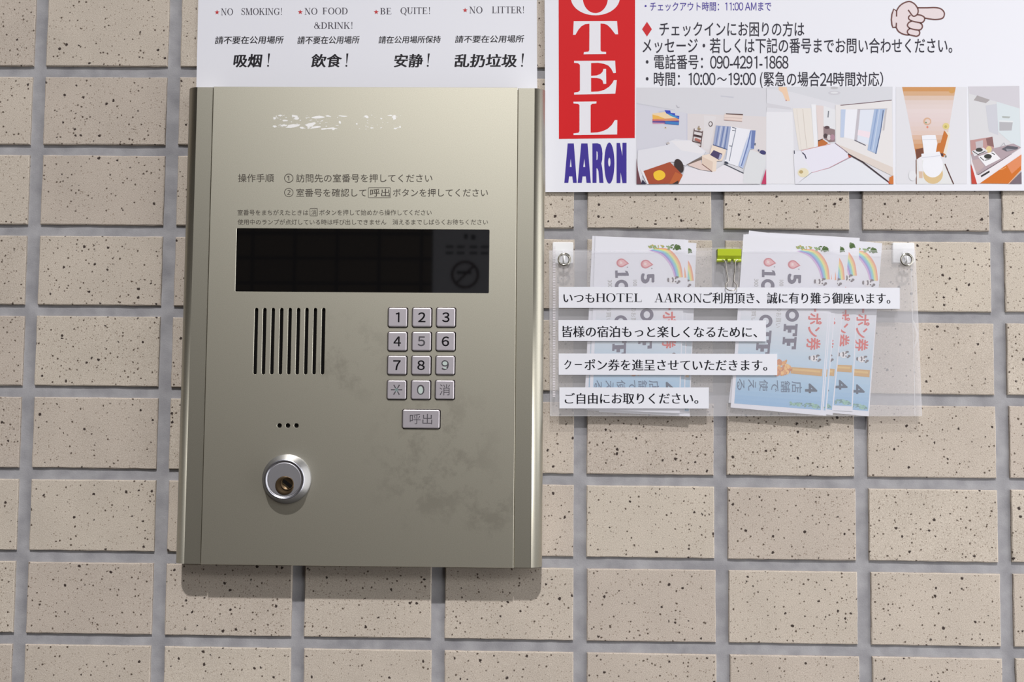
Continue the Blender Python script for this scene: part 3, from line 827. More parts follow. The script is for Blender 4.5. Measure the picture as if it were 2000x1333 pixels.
g = line1([('時間：', 1277, 1328, 140.5, 168), ('~10:00', 1345, 1397.5, 142, 166.5), ('～', 1400.5, 1419.5, 151, 158), ('~19:00', 1423, 1476.5, 142, 166.5), ('(', 1484.3, 1489.7, 141, 172), ('緊急の場合', 1492, 1601, 140, 169), ('~24', 1601.8, 1627, 142.5, 168), ('時間対応）', 1627.8, 1725, 140, 169)], PB, poster, q0, **ST)
g.poly(PB, ell(1264, 154, 2.7, 3.5, 12), q0); g.build('printed_line', poster)
# pointing hand
t4 = TR(1720, 0, 12.5); BRN = ink(112, 76, 74); SKN = ink(228, 216, 220)
g = Geo()
sil = [(320, 220), (385, 260), (440, 165), (540, 80), (690, 35), (800, 70), (880, 140), (915, 190), (1130, 190), (1330, 185), (1470, 215), (1550, 300), (1545, 400), (1480, 460), (1330, 475), (1180, 460), (1080, 440), (1065, 500), (1000, 560), (1015, 640), (970, 725), (950, 790), (930, 860), (860, 888), (700, 850), (560, 830), (430, 760), (375, 665), (300, 670), (262, 480), (275, 350)]
g.poly(SKN, sil, q0, t4)
for l_, cl in (([(385, 265), (320, 222), (275, 350), (262, 480), (275, 600), (300, 672), (375, 665)], 0), ([(390, 265), (388, 405)], 0), ([(385, 555), (380, 665)], 0),
               ([(390, 265), (450, 165), (545, 85), (690, 35), (800, 75), (870, 145), (912, 230), (912, 310), (870, 375), (810, 398), (765, 370), (715, 300), (670, 240)], 1),
               ([(905, 190), (1130, 190), (1330, 185), (1470, 215), (1550, 300), (1545, 400), (1480, 458), (1330, 475), (1180, 460), (1080, 440)], 1),
               ([(895, 358), (1000, 378), (1070, 430), (1065, 500), (1000, 555), (880, 540), (760, 510), (690, 465), (685, 410), (730, 370)], 1),
               ([(760, 515), (690, 550), (655, 610), (675, 660), (740, 700), (880, 730), (970, 725), (1018, 665), (1008, 600), (960, 560)], 1),
               ([(720, 690), (660, 745), (658, 800), (700, 845), (800, 872), (880, 885), (940, 850), (955, 790), (930, 742)], 1),
               ([(378, 665), (430, 760), (520, 820), (620, 850), (705, 852)], 1)):
    g.stroke(BRN, smooth_pts(l_, False, 4) if cl else l_, 2.7, q0+.05, t4)
hand = g.build('pointing_hand_drawing', poster)
# room pictures: flat colour print, painted back to front
def grad(g, cols, xa, xb, ya, yb, D, tr, n=10, horiz=False):
    for k in range(n):
        t = k/(n-1)*(len(cols)-1); i = min(int(t), len(cols)-2); f_ = t-i
        c_ = tuple(int(cols[i][c]*(1-f_)+cols[i+1][c]*f_) for c in range(3))
        y0_, y1_ = ya+(yb-ya)*k/n, ya+(yb-ya)*(k+1)/n
        xl = lambda y: xa[0]+(xa[1]-xa[0])*(y-ya)/(yb-ya)
        xr = lambda y: xb[0]+(xb[1]-xb[0])*(y-ya)/(yb-ya)
        g.poly(ink(*c_), [(xl(y0_), y0_), (xr(y0_), y0_), (xr(y1_), y1_), (xl(y1_), y1_)], D, tr)
def picture(items, tr, name='room_picture', label=None):
    g = Geo(); D = q0
    for it in items:
        D += 0.008
        if it[0] == 'S': g.stroke(ink(*it[1]), it[2], it[3], D, tr)
        elif it[0] == 'E': g.poly(ink(*it[1]), ell(*it[2]), D, tr)
        elif it[0] == 'G': grad(g, it[1], it[2], it[3], it[4], it[5], D, tr, it[6] if len(it) > 6 else 10)
        elif it[0] == 'C': g.poly(ink(*it[1]), smooth_pts(it[2]), D, tr)
        else: g.poly(ink(*it[0]), it[1], D, tr)
    o = g.build(name, poster)
    if label: o['label'] = label
p1 = [((216, 217, 225), [(52, 42), (1748, 42), (1745, 1300), (52, 1300)]),
      ((213, 214, 226), [(55, 250), (705, 375), (705, 780), (55, 900)]), ((222, 217, 220), [(715, 380), (1745, 420), (1740, 1000), (1000, 900), (715, 760)]),
      ((205, 206, 222), [(703, 375), (718, 380), (718, 760), (703, 750)]), ((200, 202, 214), [(1150, 145), (1320, 160), (1320, 178), (1150, 158)]), ((204, 206, 216), [(55, 240), (560, 330), (560, 338), (55, 256)]),
      ((225, 222, 226), [(930, 400), (1090, 420), (1000, 850), (930, 840)]),
      ((196, 200, 224), [(340, 352), (425, 338), (435, 362), (360, 372)]),
      ((238, 214, 176), [(262, 380), (430, 358), (520, 420), (600, 440), (600, 470), (265, 470)]), ((236, 184, 88), [(262, 395), (330, 408), (440, 452), (265, 456)]), ((222, 150, 110), [(300, 450), (600, 438), (606, 470), (300, 476)]),
      ((58, 76, 190), [(420, 335), (495, 340), (500, 370), (555, 375), (560, 404), (612, 410), (608, 452), (500, 410), (440, 375)]), ((70, 150, 205), [(450, 378), (500, 384), (590, 424), (606, 442), (520, 420)]),
      ((206, 108, 112), [(262, 452), (420, 470), (420, 484), (262, 482)]), ((96, 76, 150), [(262, 478), (610, 470), (606, 532), (262, 500)]), ((64, 128, 196), [(430, 480), (606, 490), (604, 528), (430, 512)]), ((205, 150, 180), [(262, 496), (420, 500), (420, 512), (265, 514)]),
      ('S', (190, 190, 200), [(575, 270), (590, 298), (615, 296)], 1.4), ('E', (226, 206, 170), (432, 565, 14, 8)), ('E', (150, 140, 120), (432, 562, 8, 7)),
      ((230, 214, 208), [(1200, 385), (1442, 395), (1430, 480), (1195, 462)]), ((96, 74, 72), [(1218, 376), (1440, 386), (1440, 402), (1222, 390)]), ('S', (196, 170, 166), [(1195, 462), (1430, 480)], 1.6), ('S', (208, 190, 186), [(1200, 430), (1430, 442)], 1.0),
      ('E', (96, 84, 84), (1020, 515, 27, 34)), ('E', (224, 220, 224), (1018, 515, 17, 25)),
      ((236, 238, 247), [(1270, 548), (1545, 590), (1470, 800), (1390, 1075), (1200, 1010)]), ('S', (90, 96, 112), [(1300, 560), (1350, 572), (1340, 605), (1300, 598)], 1.6), ('S', (140, 146, 164), [(1345, 600), (1300, 800), (1262, 1000)], 1.5), ('S', (168, 176, 196), [(1275, 560), (1215, 980)], 1.8), ('S', (110, 116, 130), [(1262, 800), (1300, 806)], 1.6),
      ((160, 172, 206), [(1092, 535), (1285, 548), (1238, 855), (1052, 790)]), ('S', (120, 136, 184), [(1130, 545), (1085, 795)], 2.2), ('S', (200, 206, 226), [(1160, 545), (1115, 805)], 2.4), ('S', (112, 130, 180), [(1195, 545), (1145, 815)], 2.4), ('S', (196, 204, 226), [(1222, 548), (1172, 820)], 1.8), ('S', (104, 124, 176), [(1245, 548), (1200, 835)], 2.2), ('S', (84, 100, 144), [(1052, 785), (1238, 848)], 1.6),
      ((180, 196, 230), [(1540, 595), (1606, 600), (1585, 838), (1530, 850), (1440, 1095), (1380, 1060), (1475, 760)]), ((112, 130, 184), [(1555, 598), (1606, 600), (1585, 838), (1540, 835)]), ('S', (104, 122, 178), [(1545, 600), (1500, 800), (1420, 1060)], 2.0), ('S', (214, 222, 242), [(1520, 650), (1460, 860), (1405, 1050)], 1.6),
      ('S', (86, 60, 62), [(808, 575), (782, 775)], 1.5), ('S', (86, 60, 62), [(916, 605), (890, 818)], 1.5), ('S', (96, 70, 70), [(805, 600), (914, 622)], 1.6), ('S', (70, 50, 54), [(800, 660), (900, 682)], 3.6), ('S', (96, 70, 70), [(790, 740), (896, 765)], 1.6), ('S', (176, 110, 100), [(815, 710), (890, 740)], 5.0), ('S', (110, 84, 80), [(786, 775), (892, 815)], 1.6), ('S', (184, 168, 130), [(850, 570), (890, 580)], 3.0), ('S', (150, 130, 110), [(868, 540), (868, 600)], 2.0),
      ((226, 227, 236), [(75, 860), (455, 790), (480, 740), (560, 712), (760, 730), (960, 870), (930, 920), (765, 1010), (690, 1060), (560, 1010), (500, 1010), (150, 1130), (100, 1290), (60, 1290)]),
      ((233, 232, 238), [(500, 735), (760, 735), (945, 870), (900, 905), (640, 860)]), ('E', (196, 190, 190), (465, 768, 22, 14)),
      ((120, 104, 96), [(700, 1046), (905, 945), (905, 975), (772, 1036)]), ((226, 206, 200), [(720, 1050), (890, 985), (910, 1040), (1030, 1130), (900, 1115)]), ((232, 230, 238), [(690, 1070), (900, 1120), (1040, 1140), (1190, 1045), (1450, 1155), (1600, 1298), (600, 1298), (660, 1180)]),
      ((238, 222, 208), [(1040, 790), (1222, 850), (1205, 905), (1170, 995), (1100, 1000), (1090, 1130), (1040, 1138), (905, 1035), (908, 925), (1010, 905)]), ((224, 204, 190), [(908, 940), (1050, 1010), (1040, 1136), (905, 1033)]), ('S', (130, 90, 84), [(905, 1036), (1040, 1136)], 1.4),
      ((78, 68, 108), [(1060, 855), (1172, 905), (1150, 940), (1130, 985), (1012, 918)]), ((170, 176, 210), [(1140, 905), (1175, 920), (1150, 975), (1120, 975)]),
      ('S', (76, 80, 92), [(1192, 1035), (1400, 1135), (1450, 1158)], 2.0), ('E', (60, 66, 84), (1225, 1018, 28, 13, 14, 20)), 
      ((222, 225, 230), [(1532, 850), (1740, 925), (1735, 1060), (1660, 1298), (1440, 1290), (1452, 1140)]), ('E', (66, 66, 116), (1700, 885, 42, 28, 16, 15)), ('E', (110, 116, 140), (1600, 775, 10, 14)), ('E', (70, 80, 120), (1645, 856, 10, 10)),
      ((196, 62, 104), [(1742, 1100), (1745, 1298), (1680, 1298)]),
      ((110, 66, 74), [(55, 960), (75, 1120), (120, 1298), (55, 1298)]), ((50, 46, 70), [(135, 1240), (185, 1298), (110, 1298)]), ((234, 234, 240), [(100, 1100), (145, 1130), (215, 1298), (190, 1298)]),
      ('E', (58, 48, 48), (607, 1062, 58, 94, 28, -20)), ((170, 80, 52), [(145, 1128), (490, 1010), (655, 1180), (600, 1292), (215, 1298)]), ((190, 100, 56), [(560, 1140), (655, 1185), (600, 1292), (480, 1296)]), ('C', (242, 198, 56), [(280, 1150), (350, 1118), (410, 1140), (430, 1190), (395, 1235), (330, 1250), (285, 1215)]), ((60, 46, 44), [(520, 1296), (600, 1250), (600, 1296)])]
picture(p1, TR(1235, 165, 6.667), label='printed picture of a white room with two beds, blue curtains and orange table')
p2 = [((222, 223, 231), [(45, 30), (1690, 30), (1700, 1298), (45, 1298)]), ((215, 217, 225), [(45, 50), (380, 100), (680, 180), (1010, 268), (1680, 205), (1690, 30), (45, 30)]), ((212, 212, 220), [(45, 240), (360, 300), (380, 330), (45, 300)]), ((232, 233, 240), [(45, 360), (385, 360), (420, 1298), (45, 1298)]),
      ((238, 206, 178), [(205, 32), (308, 32), (352, 215), (300, 218), (255, 110), (205, 72)]), ('E', (190, 130, 140), (303, 208, 8, 10)), ('E', (205, 205, 214), (930, 110, 80, 26)), ('E', (190, 190, 196), (930, 45, 50, 16)), ('E', (226, 228, 234), (930, 108, 50, 12)),
      ((232, 227, 222), [(388, 312), (628, 310), (668, 820), (470, 858), (430, 600)]), ('S', (214, 206, 200), [(520, 320), (545, 600), (575, 830)], 1.4), ('S', (218, 212, 206), [(440, 320), (470, 600), (500, 840)], .8),
      ((236, 238, 244), [(628, 260), (690, 260), (715, 805), (668, 820)]), ((226, 214, 214), [(690, 270), (790, 280), (790, 700), (720, 735)]), ((228, 230, 236), [(790, 280), (945, 330), (945, 620), (790, 560)]), ('S', (120, 124, 134), [(855, 345), (848, 430)], 2.2),
      ((146, 126, 130), [(788, 545), (940, 590), (940, 745), (870, 755), (790, 700)]), ('E', (80, 66, 70), (815, 670, 28, 30)), ('E', (214, 208, 210), (860, 690, 24, 36)), ('E', (90, 70, 76), (835, 560, 34, 20)), ('E', (176, 140, 156), (905, 690, 30, 40)), ('S', (90, 62, 52), [(718, 735), (780, 712)], 2.0),
      ((190, 112, 60), [(718, 745), (780, 715), (850, 765), (800, 800), (720, 812)]), ((230, 228, 230), [(945, 268), (1678, 210), (1700, 1200), (1160, 930), (950, 770)]), ((222, 212, 206), [(1150, 850), (1690, 1080), (1700, 1200), (1160, 930), (950, 770)]), ('S', (112, 88, 96), [(1010, 272), (1350, 240), (1678, 204)], 1.5),
      ((236, 238, 247), [(1070, 325), (1240, 325), (1205, 725), (1060, 690)]), ((196, 192, 202), [(1232, 325), (1268, 325), (1228, 735), (1190, 722)]), ((224, 230, 243), [(1268, 330), (1450, 325), (1372, 790), (1228, 735)]), ((240, 226, 236), [(1240, 590), (1400, 620), (1385, 700), (1232, 660)]), ('S', (190, 188, 198), [(1232, 325), (1620, 318)], 1.4), ('S', (200, 196, 200), [(1605, 320), (1570, 600)], 3.5),
      ((192, 206, 232), [(1015, 325), (1078, 325), (1055, 690), (1008, 690)]), ((170, 190, 222), [(1452, 322), (1592, 318), (1482, 905), (1362, 855)]), ('S', (142, 164, 206), [(1490, 325), (1400, 850)], 2.2), ('S', (196, 210, 234), [(1520, 325), (1430, 870)], 2.0), ('S', (84, 100, 140), [(1568, 335), (1535, 600), (1468, 905)], 1.6), ('S', (100, 100, 116), [(1192, 725), (1340, 795)], 1.6),
      ((231, 230, 244), [(500, 862), (720, 815), (932, 768), (1050, 850), (1130, 935), (1100, 970), (860, 1085), (640, 1150), (560, 1010)]), ('S', (216, 150, 140), [(500, 862), (720, 812), (880, 778)], .9), ((230, 231, 241), [(400, 870), (500, 870), (560, 1000), (640, 1140), (440, 1298), (420, 1298)]),
      ((228, 231, 240), [(640, 1150), (860, 1095), (1155, 950), (1400, 1110), (1655, 1298), (440, 1298)]), ('S', (206, 160, 172), [(640, 1150), (860, 1088), (1120, 952)], 1.1), ('S', (64, 50, 58), [(1110, 905), (1300, 1010), (1655, 1285)], 2.4), ('S', (140, 110, 130), [(940, 765), (1100, 885)], 1.2), ((190, 96, 80), [(1105, 910), (1160, 945), (1120, 955)]),
      ((208, 122, 62), [(1650, 1210), (1700, 1185), (1702, 1298), (1640, 1298)]), ((190, 66, 54), [(1620, 1240), (1660, 1298), (1640, 1298)]), ('E', (232, 224, 196), (525, 1150, 72, 60)), ('E', (190, 168, 120), (498, 1140, 26, 22)), ('S', (64, 62, 86), [(515, 888), (548, 920), (565, 968)], 2.0), ('S', (70, 70, 90), [(408, 860), (412, 905)], 1.6)]
picture(p2, TR(1490, 165, 6.667), label='printed picture of a white bedroom with a wide window and blue curtains')
p3 = [((224, 225, 232), [(30, 30), (870, 30), (870, 1180), (30, 1180)]),
      ('G', [(206, 150, 96), (222, 205, 200), (226, 212, 212), (224, 208, 208), (222, 200, 192), (212, 164, 126), (196, 122, 62)], (102, 270), (738, 600), 30, 860, 16),
      ('E', (208, 156, 92), (690, 72, 36, 34)), ('E', (214, 176, 150), (400, 438, 48, 46)), ('E', (224, 206, 200), (404, 438, 30, 28)), ('E', (120, 150, 120), (385, 452, 12, 9)), ('E', (222, 140, 120), (402, 505, 12, 14)),
      ((198, 118, 56), [(600, 545), (650, 600), (615, 840), (510, 830), (515, 700), (560, 690)]), ((232, 224, 210), [(600, 532), (672, 590), (625, 830), (590, 812), (645, 605)]), ('E', (222, 206, 140), (622, 495, 40, 38)), ('E', (190, 176, 100), (618, 500, 16, 16)),
      ((118, 72, 56), [(262, 770), (350, 750), (360, 850), (272, 892)]), ((90, 60, 60), [(545, 810), (590, 820), (590, 850), (550, 850)]),
      ((226, 228, 230), [(272, 890), (345, 860), (612, 940), (712, 1180), (272, 1180)]), ((216, 190, 170), [(300, 1030), (345, 1020), (345, 1110), (305, 1110)]),
      ('E', (218, 192, 146), (468, 1060, 118, 118)), ('E', (238, 240, 248), (465, 960, 122, 142)), ((236, 238, 247), [(330, 822), (545, 795), (572, 862), (335, 900)]), ('S', (206, 208, 222), [(335, 868), (560, 842)], 1.2),
      ((238, 240, 248), [(335, 605), (400, 600), (498, 600), (520, 700), (500, 815), (362, 822), (345, 690)]), ('S', (208, 212, 224), [(345, 655), (510, 650)], 1.0), ((232, 232, 238), [(285, 880), (335, 850), (345, 1030), (300, 1030)]),
      ('S', (120, 80, 64), [(270, 890), (272, 1180)], 1.6), ('S', (92, 60, 58), [(610, 940), (660, 1060), (712, 1180)], 2.2), ('E', (228, 230, 236), (225, 1080, 45, 60)), ('E', (130, 130, 120), (620, 852, 10, 14))]
picture(p3, TR(1745, 165, 6.059), label='printed picture of a small toilet room')
p4 = [((216, 217, 222), [(885, 25), (1490, 18), (1518, 1178), (918, 1180)]), ((208, 206, 215), [(885, 25), (1490, 18), (1494, 285), (1230, 205), (900, 110)]), ((170, 165, 168), [(990, 130), (1142, 182), (1095, 222), (950, 188)]),
      ((204, 206, 216), [(1090, 250), (1225, 230), (1240, 600), (1130, 560)]), ((214, 224, 230), [(1222, 205), (1492, 285), (1502, 735), (1400, 700), (1240, 560)]), ((178, 184, 184), [(1285, 375), (1385, 380), (1370, 402), (1290, 398)]), ((182, 182, 188), [(1253, 445), (1412, 450), (1398, 545), (1255, 548)]), ((226, 230, 234), [(1250, 425), (1415, 430), (1415, 447), (1250, 443)]),
      ((190, 150, 148), [(908, 662), (1172, 618), (1192, 760), (1100, 790), (918, 840)]), ((140, 104, 104), [(1095, 640), (1172, 620), (1190, 740), (1110, 720)]), ((196, 190, 196), [(970, 680), (1060, 660), (1060, 740), (980, 760)]),
      ((176, 160, 168), [(918, 830), (1195, 755), (1420, 700), (1512, 745), (1010, 1070), (985, 1070)]), ('E', (222, 202, 150), (1130, 770, 34, 40)), ('S', (110, 90, 100), [(990, 1078), (1400, 825)], 1.3),
      ((234, 230, 236), [(985, 1070), (1020, 1075), (1512, 752), (1516, 830), (1030, 1172), (985, 1178), (918, 930), (912, 850)]), ((190, 170, 172), [(930, 900), (1010, 880), (1080, 970), (1000, 1040), (975, 1040)]),
      ((238, 238, 243), [(1000, 855), (1185, 792), (1268, 880), (1092, 968)]), ((222, 222, 228), [(925, 790), (1060, 745), (1120, 790), (960, 850)]), ('E', (60, 60, 58), (1118, 852, 46, 28)), ('E', (66, 66, 64), (1015, 775, 42, 24)), ('S', (54, 54, 52), [(1025, 860), (1070, 900)], 1.5), ('S', (54, 54, 52), [(1160, 810), (1200, 830)], 1.5), ('S', (60, 60, 58), [(940, 790), (1000, 830), (1090, 790)], 1.5), ('S', (60, 60, 58), [(1080, 900), (1150, 880)], 1.2),
      ((96, 96, 106), [(1280, 765), (1350, 725), (1475, 740), (1470, 765), (1345, 795)]), ((150, 150, 160), [(1330, 760), (1440, 768), (1345, 795)]), ('S', (190, 190, 200), [(1265, 740), (1310, 690), (1330, 730)], 1.2), 
      ((208, 114, 40), [(1022, 1172), (1516, 828), (1512, 1020), (1372, 1176)]), ((222, 140, 96), [(1340, 950), (1516, 828), (1512, 960), (1400, 1060)]), ((196, 70, 58), [(915, 940), (938, 1000), (990, 1178), (925, 1178)]), ((120, 106, 116), [(1372, 1178), (1516, 1030), (1518, 1178)]), ('S', (230, 196, 170), [(1362, 1176), (1516, 1010)], 1.1),
      ((52, 48, 52), [(1034, 1080), (1135, 1020), (1140, 1040), (1042, 1098)]), ('S', (236, 180, 120), [(1255, 1010), (1300, 1000), (1335, 975)], 1.1)]
picture(p4, TR(1745, 165, 6.059), label='printed picture of a kitchenette with orange cupboards')

# ------------------------------------------------------------------ coupons
TLp, BLp, WV = Vector((1452, 458)), Vector((1427, 796)), Vector((176, 12.5))
CD = 8.0
o_mm = Vector(pm(*TLp, CD)); b_mm = Vector(pm(*BLp, CD)); r_mm = Vector(pm(*(TLp+WV), CD))
CH = (b_mm-o_mm).length; CW = (r_mm-o_mm).length
vdir = (b_mm-o_mm).normalized(); udir = Vector((vdir.y, -vdir.x))
def cuv(u, v):      # photo pixel on the front coupon -> coupon millimetres
    p = Vector(pm(u, v, CD)) - o_mm
    return (p.dot(udir), p.dot(vdir))
def cfn(lift):
    def f_(u, v):
        a, b_ = cuv(u, v); return Vector((a/1000, -lift/1000, -b_/1000))
    return f_
sheet_me = None
cg = Geo()
c8 = [Vector((x/1000, d/1000, -y/1000)) for d in (0, 0.12) for x, y in ((0, 0), (CW, 0), (CW, CH), (0, CH))]
cg.add(c8, [(0, 3, 2, 1), (4, 5, 6, 7), (0, 1, 5, 4), (1, 2, 6, 5), (2, 3, 7, 6), (3, 0, 4, 7)], PAPER)
coupon0 = cg.build('coupon', origin=Vector((0, 0, 0)))
def local(g, name):
    o = g.build(name, None, origin=Vector((0, 0, 0))); o.parent = coupon0; o.location = (0, 0, 0); return o
def lpoly(g, m, pts, lift, holes=()):
    f_ = cfn(lift)
    g.fill([list(pts)]+[list(h) for h in holes], 0, m, f_)
# blue picture area (its colour runs from white to sky blue in the print itself)
pic = Geo()
blue_cols = [(226, 228, 236), (214, 222, 232), (200, 216, 230), (184, 210, 232), (164, 200, 228), (140, 184, 222)]
NB = 22
def edgeL(v): t = (v-458)/338; return 1452-25*t+6.5
def edgeR(v): t = (v-470)/338; return 1628-25*t-1.6
for k in range(NB):
    va, vb = 600+188*k/NB, 600+188*(k+1)/NB
    t = k/(NB-1)*(len(blue_cols)-1); i = min(int(t), len(blue_cols)-2); f_ = t-i
    c_ = tuple(int(blue_cols[i][c]*(1-f_)+blue_cols[i+1][c]*f_) for c in range(3))
    lpoly(pic, ink(*c_), [(edgeL(va), va), (edgeR(va), va+13), (edgeR(vb), vb+13), (edgeL(vb), vb)], 0.05)
inn = smooth_pts([(1556, 491), (1577, 499), (1590, 512), (1599, 528), (1604, 546)], False, 4)
out_ = smooth_pts([(1572, 487), (1593, 489), (1607, 501), (1617, 520), (1620.5, 546)], False, 4)
rc = [(214, 176, 222), (150, 140, 210), (130, 190, 226), (150, 214, 190), (226, 226, 140), (240, 196, 130), (232, 158, 130)]
for k, c_ in enumerate(rc):
    a, b_ = k/7, (k+1)/7
    A = [(p[0]*(1-a)+q_[0]*a, p[1]*(1-a)+q_[1]*a) for p, q_ in zip(inn, out_)]
    B = [(p[0]*(1-b_)+q_[0]*b_, p[1]*(1-b_)+q_[1]*b_) for p, q_ in zip(inn, out_)]
    lpoly(pic, ink(*c_), A+B[::-1], 0.08)
q = random.Random(11)
for k in range(46):
    t = q.random(); x = 1555+62*t; y = 482.5+3*t+q.uniform(-3, 6)*(.5+.6*t)
    c_ = (96, 120, 76) if t > .72 else ((190, 180, 110) if t < .55 and q.random() < .5 else (150, 174, 130))
    lpoly(pic, ink(*c_), ell(x, y, q.uniform(1.2, 3.4), q.uniform(.7, 2.0), 7, q.uniform(-50, 50)), 0.10+.0006*k)
for k in range(9):
    lpoly(pic, ink(84, 110, 66), ell(1613+q.uniform(-4, 4), 488+q.uniform(-4, 4), 3, 1.6, 7, q.uniform(0, 180)), 0.14+.001*k)
GR = ink(104, 92, 100); PW = ink(236, 234, 238)
def panda(cx_, cy_, s_):
    lpoly(pic, PW, ell(cx_, cy_, 8*s_, 7*s_, 16), .15)
    for dx_, dy_, rx_, ry_ in ((-10, -1, 2.2, 4.5), (-1, -1, 2.6, 5.5), (8, -6, 4, 2.2), (12, 3, 3, 2.6), (5, 3, 1.8, 1.6), (5, -3, 1.8, 1.6), (9, 6, 2.4, 1.8)):
        lpoly(pic, GR, ell(cx_+dx_*s_, cy_+dy_*s_, rx_*s_, ry_*s_, 10), .17)
    lpoly(pic, PW, ell(cx_-5*s_, cy_-.5, 3.4*s_, 4.4*s_, 12), .19)
panda(1601, 551, .95); panda(1590, 700, .9)
lpoly(pic, ink(206, 160, 92), [(1544, 717), (1606, 721), (1605, 735), (1544, 729.5)], .15)
lpoly(pic, ink(222, 184, 110), [(1548, 719.5), (1602, 724), (1602, 728), (1548, 723.5)], .16)
for k in range(80):
    a_ = q.uniform(0, 6.28); r2 = q.random()**.5
    lpoly(pic, ink(*q.choice([(226, 160, 84), (206, 128, 70), (238, 192, 120), (190, 112, 60)])), ell(1524+13*r2*math.cos(a_)*1.5, 719+15*r2*math.sin(a_), q.uniform(3, 5.5), q.uniform(2, 3.4), 8, q.uniform(0, 180)), .18+.0005*k)
for k in range(60):
    t = q.random(); x = 1540+60*t; y = 789+5.5*t+q.uniform(-6, 3)*(.4+.6*t)
    lpoly(pic, ink(*q.choice([(110, 158, 150), (128, 180, 160), (96, 140, 140), (150, 196, 180)])), ell(x, y, q.uniform(1.6, 4), q.uniform(1, 2.4), 7, q.uniform(-40, 40)), .10+.0005*k)
local(pic, 'printed_picture')
let = Geo(); SL = ink(92, 86, 112); RD = ink(214, 88, 84)
def lone(fn_, *a, **k):
    global let
    keep = let; let = Geo(); fn_(*a, **k); g_ = let; let = keep
    local(g_, 'drop_icon' if fn_ is drop else 'offer_character')
def drop(cx_, cy_):
    o1 = [(14, 2)] + [(-2+10*math.cos(math.radians(a_))*(1.0 if a_ else 1), 9*math.sin(math.radians(a_))) for a_ in range(50, 311, 20)]
    f1 = lambda k: [(cx_+x*k, cy_+y*k) for x, y in o1]
    lpoly(let, ink(206, 116, 126), f1(.95), .08); lpoly(let, ink(232, 176, 180), f1(.68), .10); lpoly(let, ink(240, 216, 216), [(cx_-4, cy_-4), (cx_+1, cy_-1), (cx_-1, cy_+1), (cx_+3, cy_+3), (cx_-5, cy_+2)], .12)
    lpoly(let, ink(150, 150, 160), ell(cx_+10, cy_+9, 1.6, 1.1, 8), .08)
lone(drop, 1502.5, 512.5); lone(drop, 1550, 517)
def sideO(cx_, cy_, rx_, ry_, t_=7): lpoly(let, SL, ell(cx_, cy_, rx_, ry_, 28), .08, [ell(cx_, cy_, rx_-t_, ry_-t_*.82, 24)])
def sideF(x0, y0, s_=1.0):     # slab F turned clockwise: top of the letter to the right
    P = [(0, 0), (4, 0), (4, 3.4), (23, 3.4), (23, 0), (27, 0), (27, 23), (18, 23), (18, 17), (22.5, 17), (22.5, 10), (15.5, 10), (15.5, 14), (18, 14), (18, 17.2), (10, 17.2), (10, 14), (12, 14), (12, 10), (4, 10), (4, 13), (0, 13)]
    P = [(0, 0), (4.5, 0), (4.5, 3), (22.5, 3), (22.5, 0), (27, 0), (27, 24), (18.5, 24), (18.5, 18), (22.5, 18), (22.5, 11), (15.5, 11), (15.5, 17), (8.5, 17), (8.5, 11), (4.5, 11), (4.5, 14), (0, 14)]
    lpoly(let, SL, [(x0+x*s_-y*.075, y0+y*s_) for x, y in P], .08)
def side1(x0, y0):
    lpoly(let, SL, [(x0, y0), (x0+5, y0), (x0+5, y0+4.5), (x0+21, y0+5), (x0+19, y0+1), (x0+24, y0+2), (x0+26.5, y0+7.5), (x0+26.5, y0+11.5), (x0+5, y0+10.5), (x0+5, y0+14.5), (x0, y0+14.5)], .08)
f8 = cfn(.08)
lone(lambda: text(let, '5', 1538.5, 1565, 535, 555, SL, 0, dx=.04, dy=.04, rot=True, tilt=-1, fn=f8))
lone(sideO, 1547, 616, 13.2, 12.6); lone(sideF, 1531, 633); lone(sideF, 1529, 658.5)
lone(side1, 1488, 527); lone(sideO, 1499.5, 558, 13.2, 12.5); lone(sideO, 1495.5, 627.5, 13.2, 12.6); lone(sideF, 1480, 646); lone(sideF, 1477.5, 670)
tt = Geo(); text(tt, 'クーポン券', 1580, 1608, 564, 684, RD, 0, dx=.028, dy=.024, rot=True, tilt=-6, fn=f8); local(tt, 'coupon_title')
LG = ink(170, 168, 166)
text(let, '100', 1522, 1530, 547, 559, LG, 0, rot=True, fn=f8); text(let, '300', 1473, 1481, 545, 560, LG, 0, rot=True, fn=f8)
text(let, 'のお買い', 1517, 1527, 600, 640, LG, 0, rot=True, tilt=-3, fn=f8); text(let, 'お買い', 1469, 1478, 596, 630, LG, 0, rot=True, tilt=-3, fn=f8)
NV = ink(58, 92, 128)
for ch, xa, xb in (('店', 1546, 1566), ('舗', 1525, 1543), ('で', 1506, 1520), ('使', 1483, 1500), ('え', 1461.5, 1477), ('る', 1439.5, 1454)):
    text(let, ch, xa, xb, 742.5+(xa-1500)*.05, 765+(xa-1500)*.05, NV, 0, dx=.004, dy=.004, rot=True, fn=f8)
text(let, '4', 1572, 1596, 749, 768, ink(40, 66, 96), 0, dx=.02, dy=.03, rot=True, fn=f8)
local(let, 'printed_lettering')
def copy_tree(o, parent=None):
    c = o.copy(); COL.objects.link(c); c.parent = parent
    for ch in [x for x in bpy.data.objects if x.parent == o]: copy_tree(ch, c)
    return c
def put_coupon(o, tl, bl, D):
    a, b_ = Vector(pm(*tl, D)), Vector(pm(*bl, D))
    v = (b_-a).normalized()
    ang = math.atan2(v.x, v.y)         # tilt from vertical; positive leans right going down
    o.location = wp(a.x, a.y, D)
    o.rotation_euler = (0, -ang, 0)
